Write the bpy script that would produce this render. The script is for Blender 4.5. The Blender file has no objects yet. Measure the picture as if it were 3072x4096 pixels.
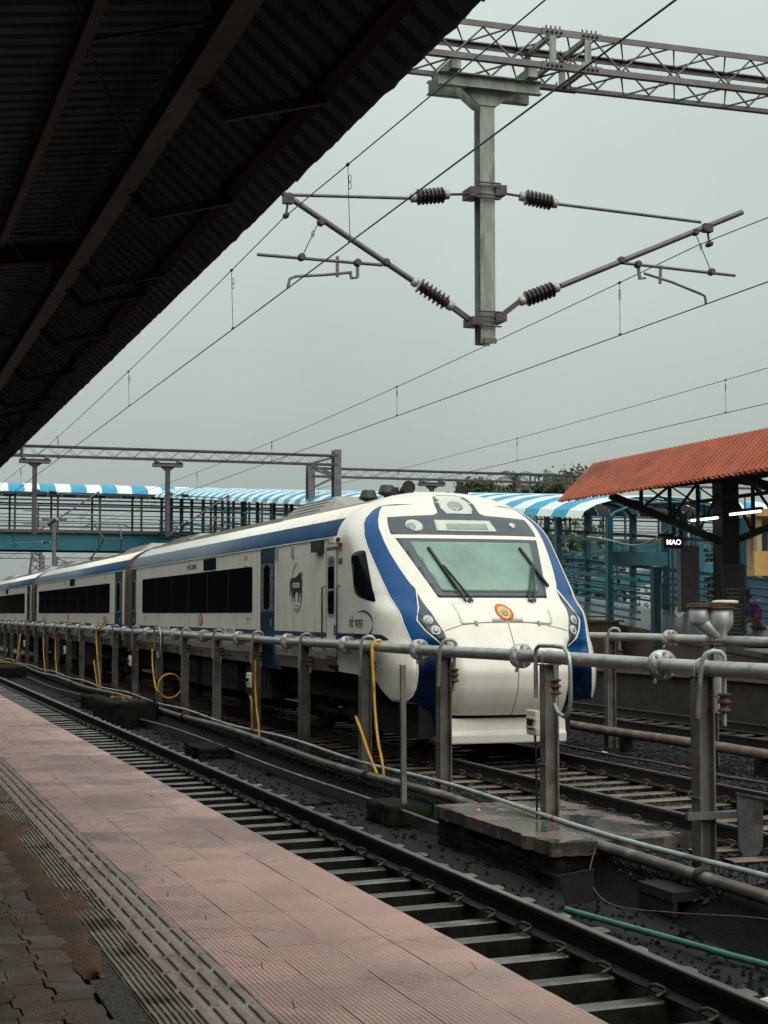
import bpy, bmesh, math, random
import numpy as np
from mathutils import Vector, Matrix
R = math.radians
random.seed(7); rng = np.random.default_rng(7)
sc = bpy.context.scene
col = sc.collection

# ------------------------------------------------------------------ camera, sky, sun, exposure
EYE = 1.95
cam = bpy.data.cameras.new('camera'); camo = bpy.data.objects.new('camera', cam); col.objects.link(camo)
camo.location = (0, 0, EYE); camo.rotation_euler = (R(90 + 3.64), 0, R(-18.42))
cam.sensor_fit = 'HORIZONTAL'; cam.sensor_width = 24.0; cam.lens = 50.0
cam.clip_start = .05; cam.clip_end = 3000
sc.camera = camo
SUN_EL, SUN_AZ = 52, 168          # soft overcast sun, behind the photographer's right shoulder
w = bpy.data.worlds.new('World'); sc.world = w; w.use_nodes = True
nt = w.node_tree; N = nt.nodes; L = nt.links
bg = N['Background']; bg.inputs['Strength'].default_value = 0.1
sky = N.new('ShaderNodeTexSky'); sky.sky_type = 'NISHITA'; sky.sun_disc = False
sky.sun_elevation = R(SUN_EL); sky.sun_rotation = R(SUN_AZ); sky.dust_density = 4; sky.air_density = 1.0
hs = N.new('ShaderNodeHueSaturation'); hs.inputs['Saturation'].default_value = .25; hs.inputs['Value'].default_value = .22
L.new(sky.outputs[0], hs.inputs['Color'])
tc = N.new('ShaderNodeTexCoord'); sx = N.new('ShaderNodeSeparateXYZ'); L.new(tc.outputs['Generated'], sx.inputs[0])
mx = N.new('ShaderNodeMath'); mx.operation = 'MAXIMUM'; L.new(sx.outputs['Z'], mx.inputs[0]); mx.inputs[1].default_value = 0
ml = N.new('ShaderNodeMath'); ml.operation = 'MULTIPLY_ADD'; L.new(mx.outputs[0], ml.inputs[0]); ml.inputs[1].default_value = 2.5; ml.inputs[2].default_value = .86
cn = N.new('ShaderNodeTexNoise'); cn.inputs['Scale'].default_value = 3.0; cn.inputs['Detail'].default_value = 4; L.new(tc.outputs['Generated'], cn.inputs['Vector'])
cm = N.new('ShaderNodeMapRange'); L.new(cn.outputs['Fac'], cm.inputs[0]); cm.inputs[1].default_value = .3; cm.inputs[2].default_value = .7; cm.inputs[3].default_value = .90; cm.inputs[4].default_value = 1.10
m2 = N.new('ShaderNodeMath'); m2.operation = 'MULTIPLY'; L.new(ml.outputs[0], m2.inputs[0]); L.new(cm.outputs[0], m2.inputs[1])
vs = N.new('ShaderNodeVectorMath'); vs.operation = 'SCALE'; vs.inputs[0].default_value = (2.62, 3.02, 2.80); L.new(m2.outputs[0], vs.inputs['Scale'])
ad = N.new('ShaderNodeVectorMath'); ad.operation = 'ADD'; L.new(vs.outputs[0], ad.inputs[0]); L.new(hs.outputs[0], ad.inputs[1])
L.new(ad.outputs[0], bg.inputs['Color'])
sun = bpy.data.lights.new('sun', 'SUN'); sun.energy = 1.3; sun.angle = R(80); sun.color = (1, .94, .86)
so = bpy.data.objects.new('sun', sun); col.objects.link(so)
d = Vector((math.sin(R(SUN_AZ)) * math.cos(R(SUN_EL)), math.cos(R(SUN_AZ)) * math.cos(R(SUN_EL)), math.sin(R(SUN_EL))))
so.rotation_euler = d.to_track_quat('Z', 'Y').to_euler(); so.location = (0, -20, 40)
vw = sc.view_settings; vw.view_transform = 'Standard'; vw.look = 'None'; vw.exposure = 0.3; vw.gamma = 1.0; vw.use_curve_mapping = False
sc.cycles.max_bounces = 4; sc.cycles.diffuse_bounces = 3; sc.cycles.glossy_bounces = 2; sc.cycles.use_adaptive_sampling = True; sc.cycles.adaptive_threshold = .04; sc.cycles.use_denoising = True

# ------------------------------------------------------------------ materials
def mat(name, c, rough=.6, metal=0., var=.15, scale=6., bump=0., bscale=60., c2=None, c2scale=1.5, c2lo=.52, c2hi=.62, rnd=0., spec=.5, coat=0., wave=None, rough2=None, stretch=None):
    m = bpy.data.materials.new(name); m.use_nodes = True
    t = m.node_tree; n = t.nodes; l = t.links; b = n['Principled BSDF']
    b.inputs['Roughness'].default_value = rough; b.inputs['Metallic'].default_value = metal
    b.inputs['Specular IOR Level'].default_value = spec; b.inputs['Coat Weight'].default_value = coat; b.inputs['Coat Roughness'].default_value = .08
    g = n.new('ShaderNodeNewGeometry'); vec = g.outputs['Position']
    if stretch:
        mp = n.new('ShaderNodeMapping'); mp.inputs['Scale'].default_value = stretch; l.new(vec, mp.inputs['Vector']); vec = mp.outputs[0]
    ns = n.new('ShaderNodeTexNoise'); ns.inputs['Scale'].default_value = scale; ns.inputs['Detail'].default_value = 3; ns.inputs['Roughness'].default_value = .65; l.new(vec, ns.inputs['Vector'])
    mr = n.new('ShaderNodeMapRange'); l.new(ns.outputs['Fac'], mr.inputs[0]); mr.inputs[1].default_value = .3; mr.inputs[2].default_value = .7
    mr.inputs[3].default_value = 1 - var; mr.inputs[4].default_value = 1 + var
    fac = mr.outputs[0]
    if rnd:
        oi = n.new('ShaderNodeObjectInfo'); m3 = n.new('ShaderNodeMapRange'); l.new(oi.outputs['Random'], m3.inputs[0]); m3.inputs[3].default_value = 1 - rnd; m3.inputs[4].default_value = 1 + rnd
        mm = n.new('ShaderNodeMath'); mm.operation = 'MULTIPLY'; l.new(fac, mm.inputs[0]); l.new(m3.outputs[0], mm.inputs[1]); fac = mm.outputs[0]
    sv = n.new('ShaderNodeVectorMath'); sv.operation = 'SCALE'; sv.inputs[0].default_value = c; l.new(fac, sv.inputs['Scale'])
    out = sv.outputs[0]
    if c2:
        n2 = n.new('ShaderNodeTexNoise'); n2.inputs['Scale'].default_value = c2scale; n2.inputs['Detail'].default_value = 4; n2.inputs['Roughness'].default_value = .62; l.new(vec, n2.inputs['Vector'])
        r2 = n.new('ShaderNodeMapRange'); l.new(n2.outputs['Fac'], r2.inputs[0]); r2.inputs[1].default_value = c2lo; r2.inputs[2].default_value = c2hi; r2.clamp = True
        mc = n.new('ShaderNodeMix'); mc.data_type = 'RGBA'; l.new(r2.outputs[0], mc.inputs[0]); l.new(out, mc.inputs[6]); mc.inputs[7].default_value = (*c2, 1); out = mc.outputs[2]
        if rough2 is not None:
            r3 = n.new('ShaderNodeMapRange'); l.new(r2.outputs[0], r3.inputs[0]); r3.inputs[3].default_value = rough; r3.inputs[4].default_value = rough2; l.new(r3.outputs[0], b.inputs['Roughness'])
    l.new(out, b.inputs['Base Color'])
    h = None
    if bump:
        nb = n.new('ShaderNodeTexNoise'); nb.inputs['Scale'].default_value = bscale; nb.inputs['Detail'].default_value = 3; l.new(vec, nb.inputs['Vector']); h = nb.outputs['Fac']
        bp = n.new('ShaderNodeBump'); bp.inputs['Strength'].default_value = bump; bp.inputs['Distance'].default_value = .01; l.new(h, bp.inputs['Height']); l.new(bp.outputs[0], b.inputs['Normal'])
    if wave:
        last = None
        for (axis, ws, st) in wave:
            wv = n.new('ShaderNodeTexWave'); wv.wave_type = 'BANDS'; wv.bands_direction = axis; wv.inputs['Scale'].default_value = ws; l.new(g.outputs['Position'], wv.inputs['Vector'])
            bp = n.new('ShaderNodeBump'); bp.inputs['Strength'].default_value = st; bp.inputs['Distance'].default_value = .006; l.new(wv.outputs['Fac'], bp.inputs['Height'])
            if last: l.new(last.outputs[0], bp.inputs['Normal'])
            last = bp
        l.new(last.outputs[0], b.inputs['Normal'])
    return m
def emit(name, c, s):
    m = bpy.data.materials.new(name); m.use_nodes = True; b = m.node_tree.nodes['Principled BSDF']
    b.inputs['Base Color'].default_value = (*c, 1); b.inputs['Emission Color'].default_value = (*c, 1); b.inputs['Emission Strength'].default_value = s
    return m
M = dict(
    mud=mat('wet_mud', (.0032, .0030, .0026), .75, var=.5, scale=3, bump=.6, bscale=14, c2=(.003, .0034, .0036), c2scale=1.3, c2lo=.57, c2hi=.60, rough2=.05, spec=.3),
    ground=mat('dark_ground', (.035, .032, .026), .9, spec=.04, var=.4, scale=2, bump=.5, bscale=8),
    ballast=mat('ballast', (.005, .0055, .0065), .8, var=.6, scale=30, bump=1., bscale=30, spec=.1),
    stone=mat('ballast_stone', (.016, .018, .021), .5, var=.7, scale=14, spec=.3),
    tile=mat('pink_tile', (.70, .375, .315), .3, spec=.65, var=.14, scale=2.2, c2=(.48, .265, .225), c2scale=.9, c2lo=.48, c2hi=.62, rnd=.11, wave=[('X', 20, .28), ('Y', 20, .28)], rough2=.14),
    grout=mat('dark_grout', (.20, .13, .11), .8, var=.3),
    tact=mat('tactile_base', (.50, .42, .37), .55, var=.14, scale=9, c2=(.27, .21, .18), c2scale=2.5, rnd=.05, bump=.15, bscale=150),
    tactbar=mat('worn_bar', (.40, .29, .265), .5, var=.22, scale=14, rnd=.08, bump=.15, bscale=150),
    ribt=mat('ribbed_tile', (.36, .31, .25), .6, var=.2, scale=7, c2=(.14, .09, .06), c2scale=3, rnd=.06, bump=.15, bscale=120),
    dirt=mat('brown_dirt', (.135, .062, .03), .75, var=.35, scale=12, bump=.4, bscale=90, c2=(.08, .045, .03), c2scale=3),
    rubble=mat('grey_mortar', (.10, .088, .075), .9, var=.6, scale=60, bump=1., bscale=120),
    paver=mat('paver', (.135, .082, .062), .5, spec=.3, var=.22, scale=8, c2=(.19, .165, .145), c2scale=3.5, rnd=.3, bump=.25, bscale=100),
    slabside=mat('platform_wall', (.035, .024, .019), .8, var=.4, scale=2, bump=.4, bscale=12, c2=(.03, .03, .02), c2scale=1.2),
    rail=mat('rail_steel', (.016, .013, .011), .55, .1, var=.4, scale=9),
    railtop=mat('rail_head', (.16, .15, .14), .3, .8, var=.15, scale=5),
    sleepershade=mat('sleeper_side_shade', (.009, .009, .007), .8, var=.5, scale=9, c2=(.014, .018, .006), c2scale=6, spec=.1),  # sleeper sides and ends painted near black as shade, with mossy green flecks
    sleeper1=mat('grey_sleeper', (.105, .103, .092), .3, var=.4, scale=6, c2=(.045, .036, .022), c2scale=5, c2lo=.46, c2hi=.6, rnd=.35, bump=.5, bscale=40, spec=.6),
    sleeper2=mat('rusty_sleeper', (.13, .085, .06), .34, var=.4, scale=6, c2=(.22, .17, .13), c2scale=5, c2lo=.56, c2hi=.7, rnd=.25, bump=.4, bscale=40),
    clip=mat('clip_steel', (.05, .045, .04), .5, .5),
    galv=mat('galvanised', (.40, .40, .385), .42, .55, var=.22, scale=7, bump=.15, bscale=50, c2=(.25, .22, .19), c2scale=4, c2lo=.56, c2hi=.7),
    pipe=mat('painted_pipe', (.43, .43, .42), .36, .45, var=.16, scale=5, c2=(.27, .25, .23), c2scale=3, c2lo=.55, c2hi=.68, bump=.08, bscale=70),
    post=mat('weathered_post', (.17, .155, .14), .6, .3, var=.4, scale=5, c2=(.085, .055, .04), c2scale=2.5, c2lo=.5, c2hi=.64, rnd=.18, bump=.3, bscale=45),
    rust=mat('rusty_valve', (.10, .06, .04), .7, .3, var=.45, scale=30, bump=.5, bscale=60),
    rustpipe=mat('rusty_pipe', (.20, .135, .105), .55, .3, var=.35, scale=5, c2=(.30, .25, .21), c2scale=3, bump=.3, bscale=40),
    brownpipe=mat('brown_pipe', (.13, .105, .085), .42, .3, var=.3, scale=4, c2=(.24, .22, .19), c2scale=2.2, bump=.2, bscale=40),
    conduit=mat('pale_conduit', (.42, .47, .46), .4, .1, var=.15, scale=3, c2=(.25, .26, .25), c2scale=2),
    yellow=mat('yellow_hose', (.60, .30, .015), .42, var=.15, scale=8, c2=(.35, .18, .03), c2scale=4),
    green=mat('green_hose', (.045, .16, .11), .4, var=.25, scale=6),
    box=mat('cream_plastic', (.62, .60, .46), .5, var=.12, scale=10, c2=(.35, .3, .2), c2scale=8, c2lo=.6, c2hi=.75),
    tray=mat('tray_metal', (.06, .066, .06), .5, .2, var=.35, scale=9, c2=(.035, .03, .025), c2scale=5),
    black=mat('black_plastic', (.012, .012, .013), .45, var=.2),
    concrete=mat('wet_concrete', (.135, .10, .082), .38, var=.3, scale=5, c2=(.05, .045, .04), c2scale=1.6, c2lo=.46, c2hi=.54, rough2=.07, bump=.35, bscale=22),
    moss=mat('mossy_concrete', (.012, .011, .009), .85, var=.5, scale=5, c2=(.014, .030, .006), c2scale=2.5, c2lo=.56, c2hi=.68, bump=.8, bscale=20, spec=.15),
    white=mat('train_white', (.79, .745, .665), .32, var=.035, scale=1.4, coat=.25, c2=(.66, .60, .51), c2scale=1.1, c2lo=.5, c2hi=.85, stretch=(1.6, 1.6, .5)),
    whiteside=mat('train_side_white', (.82, .775, .695), .35, var=.03, scale=1.4, coat=.15, c2=(.56, .48, .38), c2scale=2.2, c2lo=.5, c2hi=.86, stretch=(1, 2.2, .22)),
    blue=mat('train_blue', (.0, .062, .205), .35, var=.16, scale=2, coat=.05, spec=.3),
    roofblue=mat('roof_blue', (.006, .045, .115), .35, var=.25, scale=1.2, coat=.05, spec=.35),
    blueshade=mat('nose_blue_shade', (.002, .012, .045), .4, var=.15, spec=.25),  # lower nose blue, darkened in the colour to imitate shade in the recess
    navy=mat('navy_stripe', (.012, .022, .09), .4, var=.1),
    door=mat('door_blue', (.003, .035, .07), .45, var=.1, spec=.25),
    panel=mat('dark_panel', (.04, .052, .07), .3, var=.1, coat=.2),
    glassd=mat('dark_glass', (.005, .007, .010), .06, var=.2, spec=.08),
    glassg=mat('windscreen_glass', (.17, .27, .225), .1, var=.22, scale=1.3, spec=.6, c2=(.21, .31, .26), c2scale=.9),
    lamp=mat('lamp_lens', (.55, .56, .50), .15, var=.06, spec=.6),
    lampd=mat('lamp_reflector', (.34, .35, .32), .2, .5, var=.1),
    skirt=mat('dirty_skirt', (.24, .185, .135), .7, var=.2, scale=2.5, c2=(.15, .105, .07), c2scale=1.2, stretch=(1, .25, 1.5)),
    roofgrey=mat('roof_grey', (.30, .275, .245), .55, var=.2, scale=2, c2=(.22, .18, .15), c2scale=1, stretch=(1, .3, 1)),
    under=mat('underframe', (.006, .0055, .005), .8, var=.5, scale=6),
    gang=mat('gangway_brown', (.10, .07, .05), .7, var=.25, scale=4),
    ink=mat('print_black', (.02, .02, .025), .5, var=.05),
    inkblue=mat('print_blue', (.012, .035, .16), .5, var=.05),
    inkgrey=mat('print_grey', (.30, .29, .27), .5, var=.05),
    orange=mat('print_orange', (.75, .28, .04), .5, var=.05),
    pgreen=mat('print_green', (.01, .17, .08), .5, var=.05),
    red=mat('print_red', (.60, .07, .03), .5, var=.08),
    gold=mat('print_gold', (.75, .48, .12), .5, var=.1),
    emb=mat('emblem_grey', (.42, .38, .25), .5, var=.3, scale=40),
    steel=mat('gantry_steel', (.15, .14, .145), .5, .45, var=.3, scale=6, c2=(.13, .115, .105), c2scale=3),
    steelg=mat('mast_green_grey', (.255, .275, .235), .55, .3, var=.28, scale=5, c2=(.15, .17, .14), c2scale=3.5, stretch=(2, 2, .5)),
    steeld=mat('gantry_dark', (.085, .068, .075), .6, .3, var=.25, scale=4),
    tubed=mat('arm_tube', (.13, .115, .135), .45, .5, var=.2, scale=10),
    wire=mat('copper_wire', (.03, .025, .028), .5, .4, var=.1),
    insul=mat('brown_porcelain', (.028, .016, .017), .18, var=.15, scale=20, spec=.6),
    cap=mat('insulator_cap', (.42, .42, .38), .5, .4, var=.2, scale=30),
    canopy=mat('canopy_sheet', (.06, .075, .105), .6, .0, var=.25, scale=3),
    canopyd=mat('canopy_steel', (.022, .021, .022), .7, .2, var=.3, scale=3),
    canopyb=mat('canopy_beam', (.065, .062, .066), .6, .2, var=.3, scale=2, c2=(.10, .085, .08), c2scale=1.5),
    orsheet=mat('orange_sheet', (.35, .068, .022), .5, var=.22, scale=2.5, c2=(.20, .042, .018), c2scale=.7, stretch=(1, .5, 1)),
    darksteel=mat('dark_steel', (.016, .0155, .016), .65, .2, var=.3, scale=4),
    teal=mat('teal_paint', (.002, .092, .122), .45, var=.2, scale=2.5, coat=.1),
    teald=mat('teal_dark', (.006, .045, .062), .5, var=.2, scale=2.5),
    girder=mat('girder_teal', (.006, .125, .165), .5, var=.15, scale=1.2),
    sheetblue=mat('sheet_blue', (.0, .26, .47), .4, var=.1, scale=2),
    sheetwhite=mat('sheet_white', (.68, .74, .74), .4, var=.06, scale=2),
    wetfloor=mat('wet_floor', (.10, .10, .097), .22, spec=.35, var=.35, scale=3, c2=(.30, .14, .06), c2scale=.8, c2lo=.58, c2hi=.66),  # orange blotches paint reflections into the wet floor's colour
    plat2=mat('far_platform_paving', (.15, .10, .092), .65, var=.25, scale=3, spec=.15),
    cream=mat('cream_wall', (.34, .28, .17), .8, var=.12, scale=1.5, c2=(.32, .26, .16), c2scale=.8),
    yellowwall=mat('yellow_wall', (.42, .26, .08), .8, var=.12, scale=1.5),
    winwall=mat('window_dark', (.03, .034, .036), .2, var=.3),
    palewall=mat('pale_building', (.42, .40, .38), .8, var=.15, scale=.8),
    bark=mat('bark', (.07, .055, .04), .9, var=.3),
    leaf=mat('leaf', (.085, .115, .055), .6, var=.4, scale=.9, c2=(.075, .10, .035), c2scale=.6),
    leafd=mat('leaf_dark', (.05, .075, .042), .6, var=.4, scale=.9),
    wood=mat('raw_wood', (.36, .20, .09), .7, var=.2, scale=8),
    purple=mat('purple_cloth', (.13, .02, .17), .8, var=.25, scale=8),
    jeans=mat('navy_trousers', (.015, .03, .06), .85, var=.2, scale=8),
    skin=mat('skin', (.16, .085, .055), .55, var=.08),
    hair=mat('hair', (.012, .01, .01), .6, var=.2),
    grey=mat('grey_cabinet', (.15, .15, .155), .5, var=.15),
    redboard=mat('red_board', (.52, .055, .03), .5, var=.1),
    bluebox=mat('blue_board', (.006, .035, .09), .5, var=.1),
    litterw=mat('litter_white', (.6, .6, .58), .6, var=.1),
    litterb=mat('litter_teal', (.05, .35, .38), .5, var=.1),
    tube=emit('tube_light', (.93, .93, 1.0), 2.5), led=emit('led_letters', (1., .9, 1.), 1.6),
    tv=mat('display_glass', (.010, .022, .025), .12, var=.2),
)

def add_stain(m, c, x0, x1, sc_, lo, hi):
    n = m.node_tree.nodes; l = m.node_tree.links; b = n['Principled BSDF']; src = b.inputs['Base Color'].links[0].from_socket
    g = n.new('ShaderNodeNewGeometry'); sp = n.new('ShaderNodeSeparateXYZ'); l.new(g.outputs['Position'], sp.inputs[0])
    ns = n.new('ShaderNodeTexNoise'); ns.inputs['Scale'].default_value = sc_; ns.inputs['Detail'].default_value = 7; l.new(g.outputs['Position'], ns.inputs['Vector'])
    a = n.new('ShaderNodeMapRange'); l.new(sp.outputs['X'], a.inputs[0]); a.inputs[1].default_value = x0; a.inputs[2].default_value = x1; a.inputs[3].default_value = .22; a.inputs[4].default_value = 0
    s_ = n.new('ShaderNodeMath'); s_.operation = 'ADD'; l.new(ns.outputs['Fac'], s_.inputs[0]); l.new(a.outputs[0], s_.inputs[1])
    f = n.new('ShaderNodeMapRange'); l.new(s_.outputs[0], f.inputs[0]); f.inputs[1].default_value = lo; f.inputs[2].default_value = hi; f.inputs[4].default_value = .75
    mc = n.new('ShaderNodeMix'); mc.data_type = 'RGBA'; l.new(f.outputs[0], mc.inputs[0]); l.new(src, mc.inputs[6]); mc.inputs[7].default_value = (*c, 1); l.new(mc.outputs[2], b.inputs['Base Color'])
add_stain(M['tile'], (.20, .13, .09), 1.11, 1.55, 2.6, .72, .84)
add_stain(M['tact'], (.30, .24, .19), .9, 1.3, 3.2, .75, .9)

# ------------------------------------------------------------------ mesh helpers
class G:
    def __init__(s): s.V = []; s.F = []; s.S = []; s.MI = []; s.mi = 0
    def add(s, vs, fs, smooth=False):
        o = len(s.V); s.V += [tuple(v) for v in vs]
        for f in fs: s.F.append([i + o for i in f]); s.S.append(smooth); s.MI.append(s.mi)
        return s
    def box(s, x0, x1, y0, y1, z0, z1):
        return s.add([(x0, y0, z0), (x1, y0, z0), (x1, y1, z0), (x0, y1, z0), (x0, y0, z1), (x1, y0, z1), (x1, y1, z1), (x0, y1, z1)],
                     [(0, 3, 2, 1), (4, 5, 6, 7), (0, 1, 5, 4), (1, 2, 6, 5), (2, 3, 7, 6), (3, 0, 4, 7)])
    def cbox(s, x0, x1, y0, y1, z0, z1, c=.004):   # box with chamfered top edges
        s.add([(x0, y0, z0), (x1, y0, z0), (x1, y1, z0), (x0, y1, z0), (x0, y0, z1 - c), (x1, y0, z1 - c), (x1, y1, z1 - c), (x0, y1, z1 - c),
               (x0 + c, y0 + c, z1), (x1 - c, y0 + c, z1), (x1 - c, y1 - c, z1), (x0 + c, y1 - c, z1)],
              [(0, 1, 5, 4), (1, 2, 6, 5), (2, 3, 7, 6), (3, 0, 4, 7), (4, 5, 9, 8), (5, 6, 10, 9), (6, 7, 11, 10), (7, 4, 8, 11), (8, 9, 10, 11), (0, 3, 2, 1)])
        return s
    def bar(s, p, q, w, h=None, up=(0, 0, 1)):
        h = h or w; p = Vector(p); q = Vector(q); d = (q - p).normalized(); u = Vector(up)
        if abs(d.dot(u)) > .98: u = Vector((0, 1, 0))
        a = d.cross(u).normalized(); b = a.cross(d).normalized(); a *= w / 2; b *= h / 2
        return s.add([p - a - b, p + a - b, p + a + b, p - a + b, q - a - b, q + a - b, q + a + b, q - a + b],
                     [(0, 1, 2, 3), (7, 6, 5, 4), (0, 4, 5, 1), (1, 5, 6, 2), (2, 6, 7, 3), (3, 7, 4, 0)])
    def tube(s, pts, r, n=10, caps=True):
        pts = [Vector(p) for p in pts]; k = len(pts); rs = r if isinstance(r, (list, tuple)) else [r] * k
        vs = []; d0 = (pts[1] - pts[0]).normalized(); u = Vector((0, 0, 1)) if abs(d0.z) < .9 else Vector((1, 0, 0)); a = d0.cross(u).normalized()
        for i in range(k):
            d = (pts[min(i + 1, k - 1)] - pts[max(i - 1, 0)]).normalized(); a = (a - d * a.dot(d)).normalized(); b = d.cross(a)
            for j in range(n):
                t = 2 * math.pi * j / n; vs.append(pts[i] + (a * math.cos(t) + b * math.sin(t)) * rs[i])
        fs = [(i * n + j, i * n + (j + 1) % n, (i + 1) * n + (j + 1) % n, (i + 1) * n + j) for i in range(k - 1) for j in range(n)]
        s.add(vs, fs, True)
        if caps: s.add(vs[:n], [tuple(range(n))[::-1]]); s.add(vs[-n:], [tuple(range(n))])
        return s
    def lathe(s, base, axis, prof, n=16):       # prof: (distance along axis, radius)
        d = Vector(axis).normalized(); u = Vector((0, 0, 1)) if abs(d.z) < .9 else Vector((1, 0, 0)); a = d.cross(u).normalized(); b = d.cross(a); base = Vector(base)
        vs = [base + d * t + (a * math.cos(2 * math.pi * j / n) + b * math.sin(2 * math.pi * j / n)) * r for t, r in prof for j in range(n)]
        k = len(prof)
        s.add(vs, [(i * n + j, i * n + (j + 1) % n, (i + 1) * n + (j + 1) % n, (i + 1) * n + j) for i in range(k - 1) for j in range(n)], True)
        s.add(vs[:n], [tuple(range(n))[::-1]]); s.add(vs[-n:], [tuple(range(n))]); return s
    def prism(s, poly, fn, t0, t1):             # poly 2D, fn(a,b,t)->xyz
        n = len(poly); vs = [fn(a, b, t0) for a, b in poly] + [fn(a, b, t1) for a, b in poly]
        return s.add(vs, [tuple(range(n))[::-1], tuple(range(n, 2 * n))] + [(i, (i + 1) % n, n + (i + 1) % n, n + i) for i in range(n)])
    def mesh(s, name, mats):
        me = bpy.data.meshes.new(name); me.from_pydata(s.V, [], s.F)
        for m in mats: me.materials.append(M[m] if isinstance(m, str) else m)
        me.polygons.foreach_set('use_smooth', s.S); me.polygons.foreach_set('material_index', s.MI); me.update(); return me
def put(name, me, parent=None, loc=(0, 0, 0), rot=None):
    o = bpy.data.objects.new(name, me); col.objects.link(o); o.location = loc
    if rot: o.rotation_euler = rot
    if parent is not None:
        o.parent = parent
        base = parent
        T = Matrix.Translation(-Vector(parent.get('_base', (0, 0, 0))))
        o.matrix_parent_inverse = T
        o['_base'] = (0, 0, 0)
    return o
def part(name, g, m, parent=None):
    return put(name, g.mesh(name, m if isinstance(m, (list, tuple)) else [m]), parent)
def tag(o, label, cat, group=None, kind=None):
    o['label'] = label; o['category'] = cat
    if group: o['group'] = group
    if kind: o['kind'] = kind
    return o
def thing(name, label, cat, base=(0, 0, 0), group=None):
    o = bpy.data.objects.new(name, None); col.objects.link(o); o.location = base; o['_base'] = base; o.empty_display_size = .2
    return tag(o, label, cat, group)
def struct(name, g, m, label=None):
    o = part(name, g, m); o['kind'] = 'structure'
    if label: o['label'] = label
    return o
def finish():
    for o in bpy.data.objects:
        if '_base' in o: del o['_base']

# ------------------------------------------------------------------ large structure: ground, platform, tracks
g = G(); g.add([(-1500, -800, -.66), (1500, -800, -.66), (1500, 2500, -.66), (-1500, 2500, -.66)], [(0, 1, 2, 3)])
struct('ground', g, 'ground')
# mud bed of the near track, with the drain beside it (uneven sheet)
def sheet(x0, x1, y0, y1, nx, ny, zf):
    g = G(); xs = np.linspace(x0, x1, nx); ys = y0 + (y1 - y0) * np.linspace(0, 1, ny) ** 1.6
    vs = [(x, y, zf(x, y)) for y in ys for x in xs]
    return g.add(vs, [(j * nx + i, j * nx + i + 1, (j + 1) * nx + i + 1, (j + 1) * nx + i) for j in range(ny - 1) for i in range(nx - 1)], True)
def nz(x, y, s=1.): return math.sin(x * 3.1 * s + 1.3 * math.sin(y * 1.7 * s)) * .5 + math.sin(y * 2.3 * s + x * 1.9) * .5
def bedz(x, y):
    z = -.40 + .02 * nz(x, y) + .012 * nz(x, y, 3.1)
    t = min(1, max(0, (x - 5.0) / .45)); return z - .15 * t * t * (3 - 2 * t)
struct('track_bed', sheet(1.9, 6.45, -4, 150, 40, 220, bedz), 'mud')
def balz(x, y):
    e = min(1, max(0, (x - 6.28) / .5)); return -.56 + .31 * e * e * (3 - 2 * e) + .018 * nz(x, y, 2.3)
struct('ballast_bed', sheet(6.28, 16.3, -2, 160, 60, 160, balz), 'ballast')

# near platform: body, tiles, tactile strip, pavers
PZ = .86
g = G(); g.box(-14, 1.925, -8, 160, -.64, PZ - .03)
platform = struct('platform', g, 'grout', 'near platform with pink edge tiles and a tactile strip')
g = G(); g.box(1.925, 1.94, -8, 160, -.64, PZ - .032)
part('platform_face', g, 'slabside', platform)
TW = .2075
def tile_mesh(v):
    g = G(); h = TW / 2 - .0008
    if v == 0: g.cbox(-h, h, -h, h, -.03, 0, .0012)
    else:
        a, b = (.05, -.06) if v == 1 else (-.07, .03)
        c = .0016
        for poly in ([(-h, -h), (a - c, -h), (.01 - c, 0), (b - c, h), (-h, h)], [(a + c, -h), (h, -h), (h, h), (b + c, h), (.01 + c, 0)]):
            g.prism(poly, lambda x, y, t: (x, y, t), -.03, 0)
    return g.mesh('tile', ['tile'])
tms = [tile_mesh(0), tile_mesh(1), tile_mesh(2)]
far = G()
row = 0
y = 3.3
while y < 75:
    for c in range(4):
        x = 1.112 + TW * (c + .5); yy = y + TW / 2 + (TW * .5 if False else 0)
        dz = random.gauss(0, .0006)
        if row < 75:
            v = 0
            if c == 0 and y < 9 and random.random() < .45: v = random.choice((1, 2))
            elif random.random() < .03: v = random.choice((1, 2))
            put('tile', tms[v], platform, (x + random.gauss(0, .0008), yy, PZ + dz), (random.gauss(0, .0015), random.gauss(0, .0015), random.gauss(0, .003) + (math.pi if random.random() < .5 else 0)))
        else:
            h = TW / 2 - .002; far.cbox(x - h, x + h, yy - h, yy + h, PZ - .03, PZ + dz * .6, .003)
    row += 1; y += TW
o = part('far_tiles', far, 'tile', platform); o['kind'] = 'stuff'
g = G(); g.box(1.112, 1.942, 75.1, 160, PZ - .03, PZ); part('far_paving', g, 'tile', platform)
g = G(); g.box(1.112, 1.942, -8, 3.29, PZ - .03, PZ); part('near_paving', g, 'tile', platform)
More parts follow.
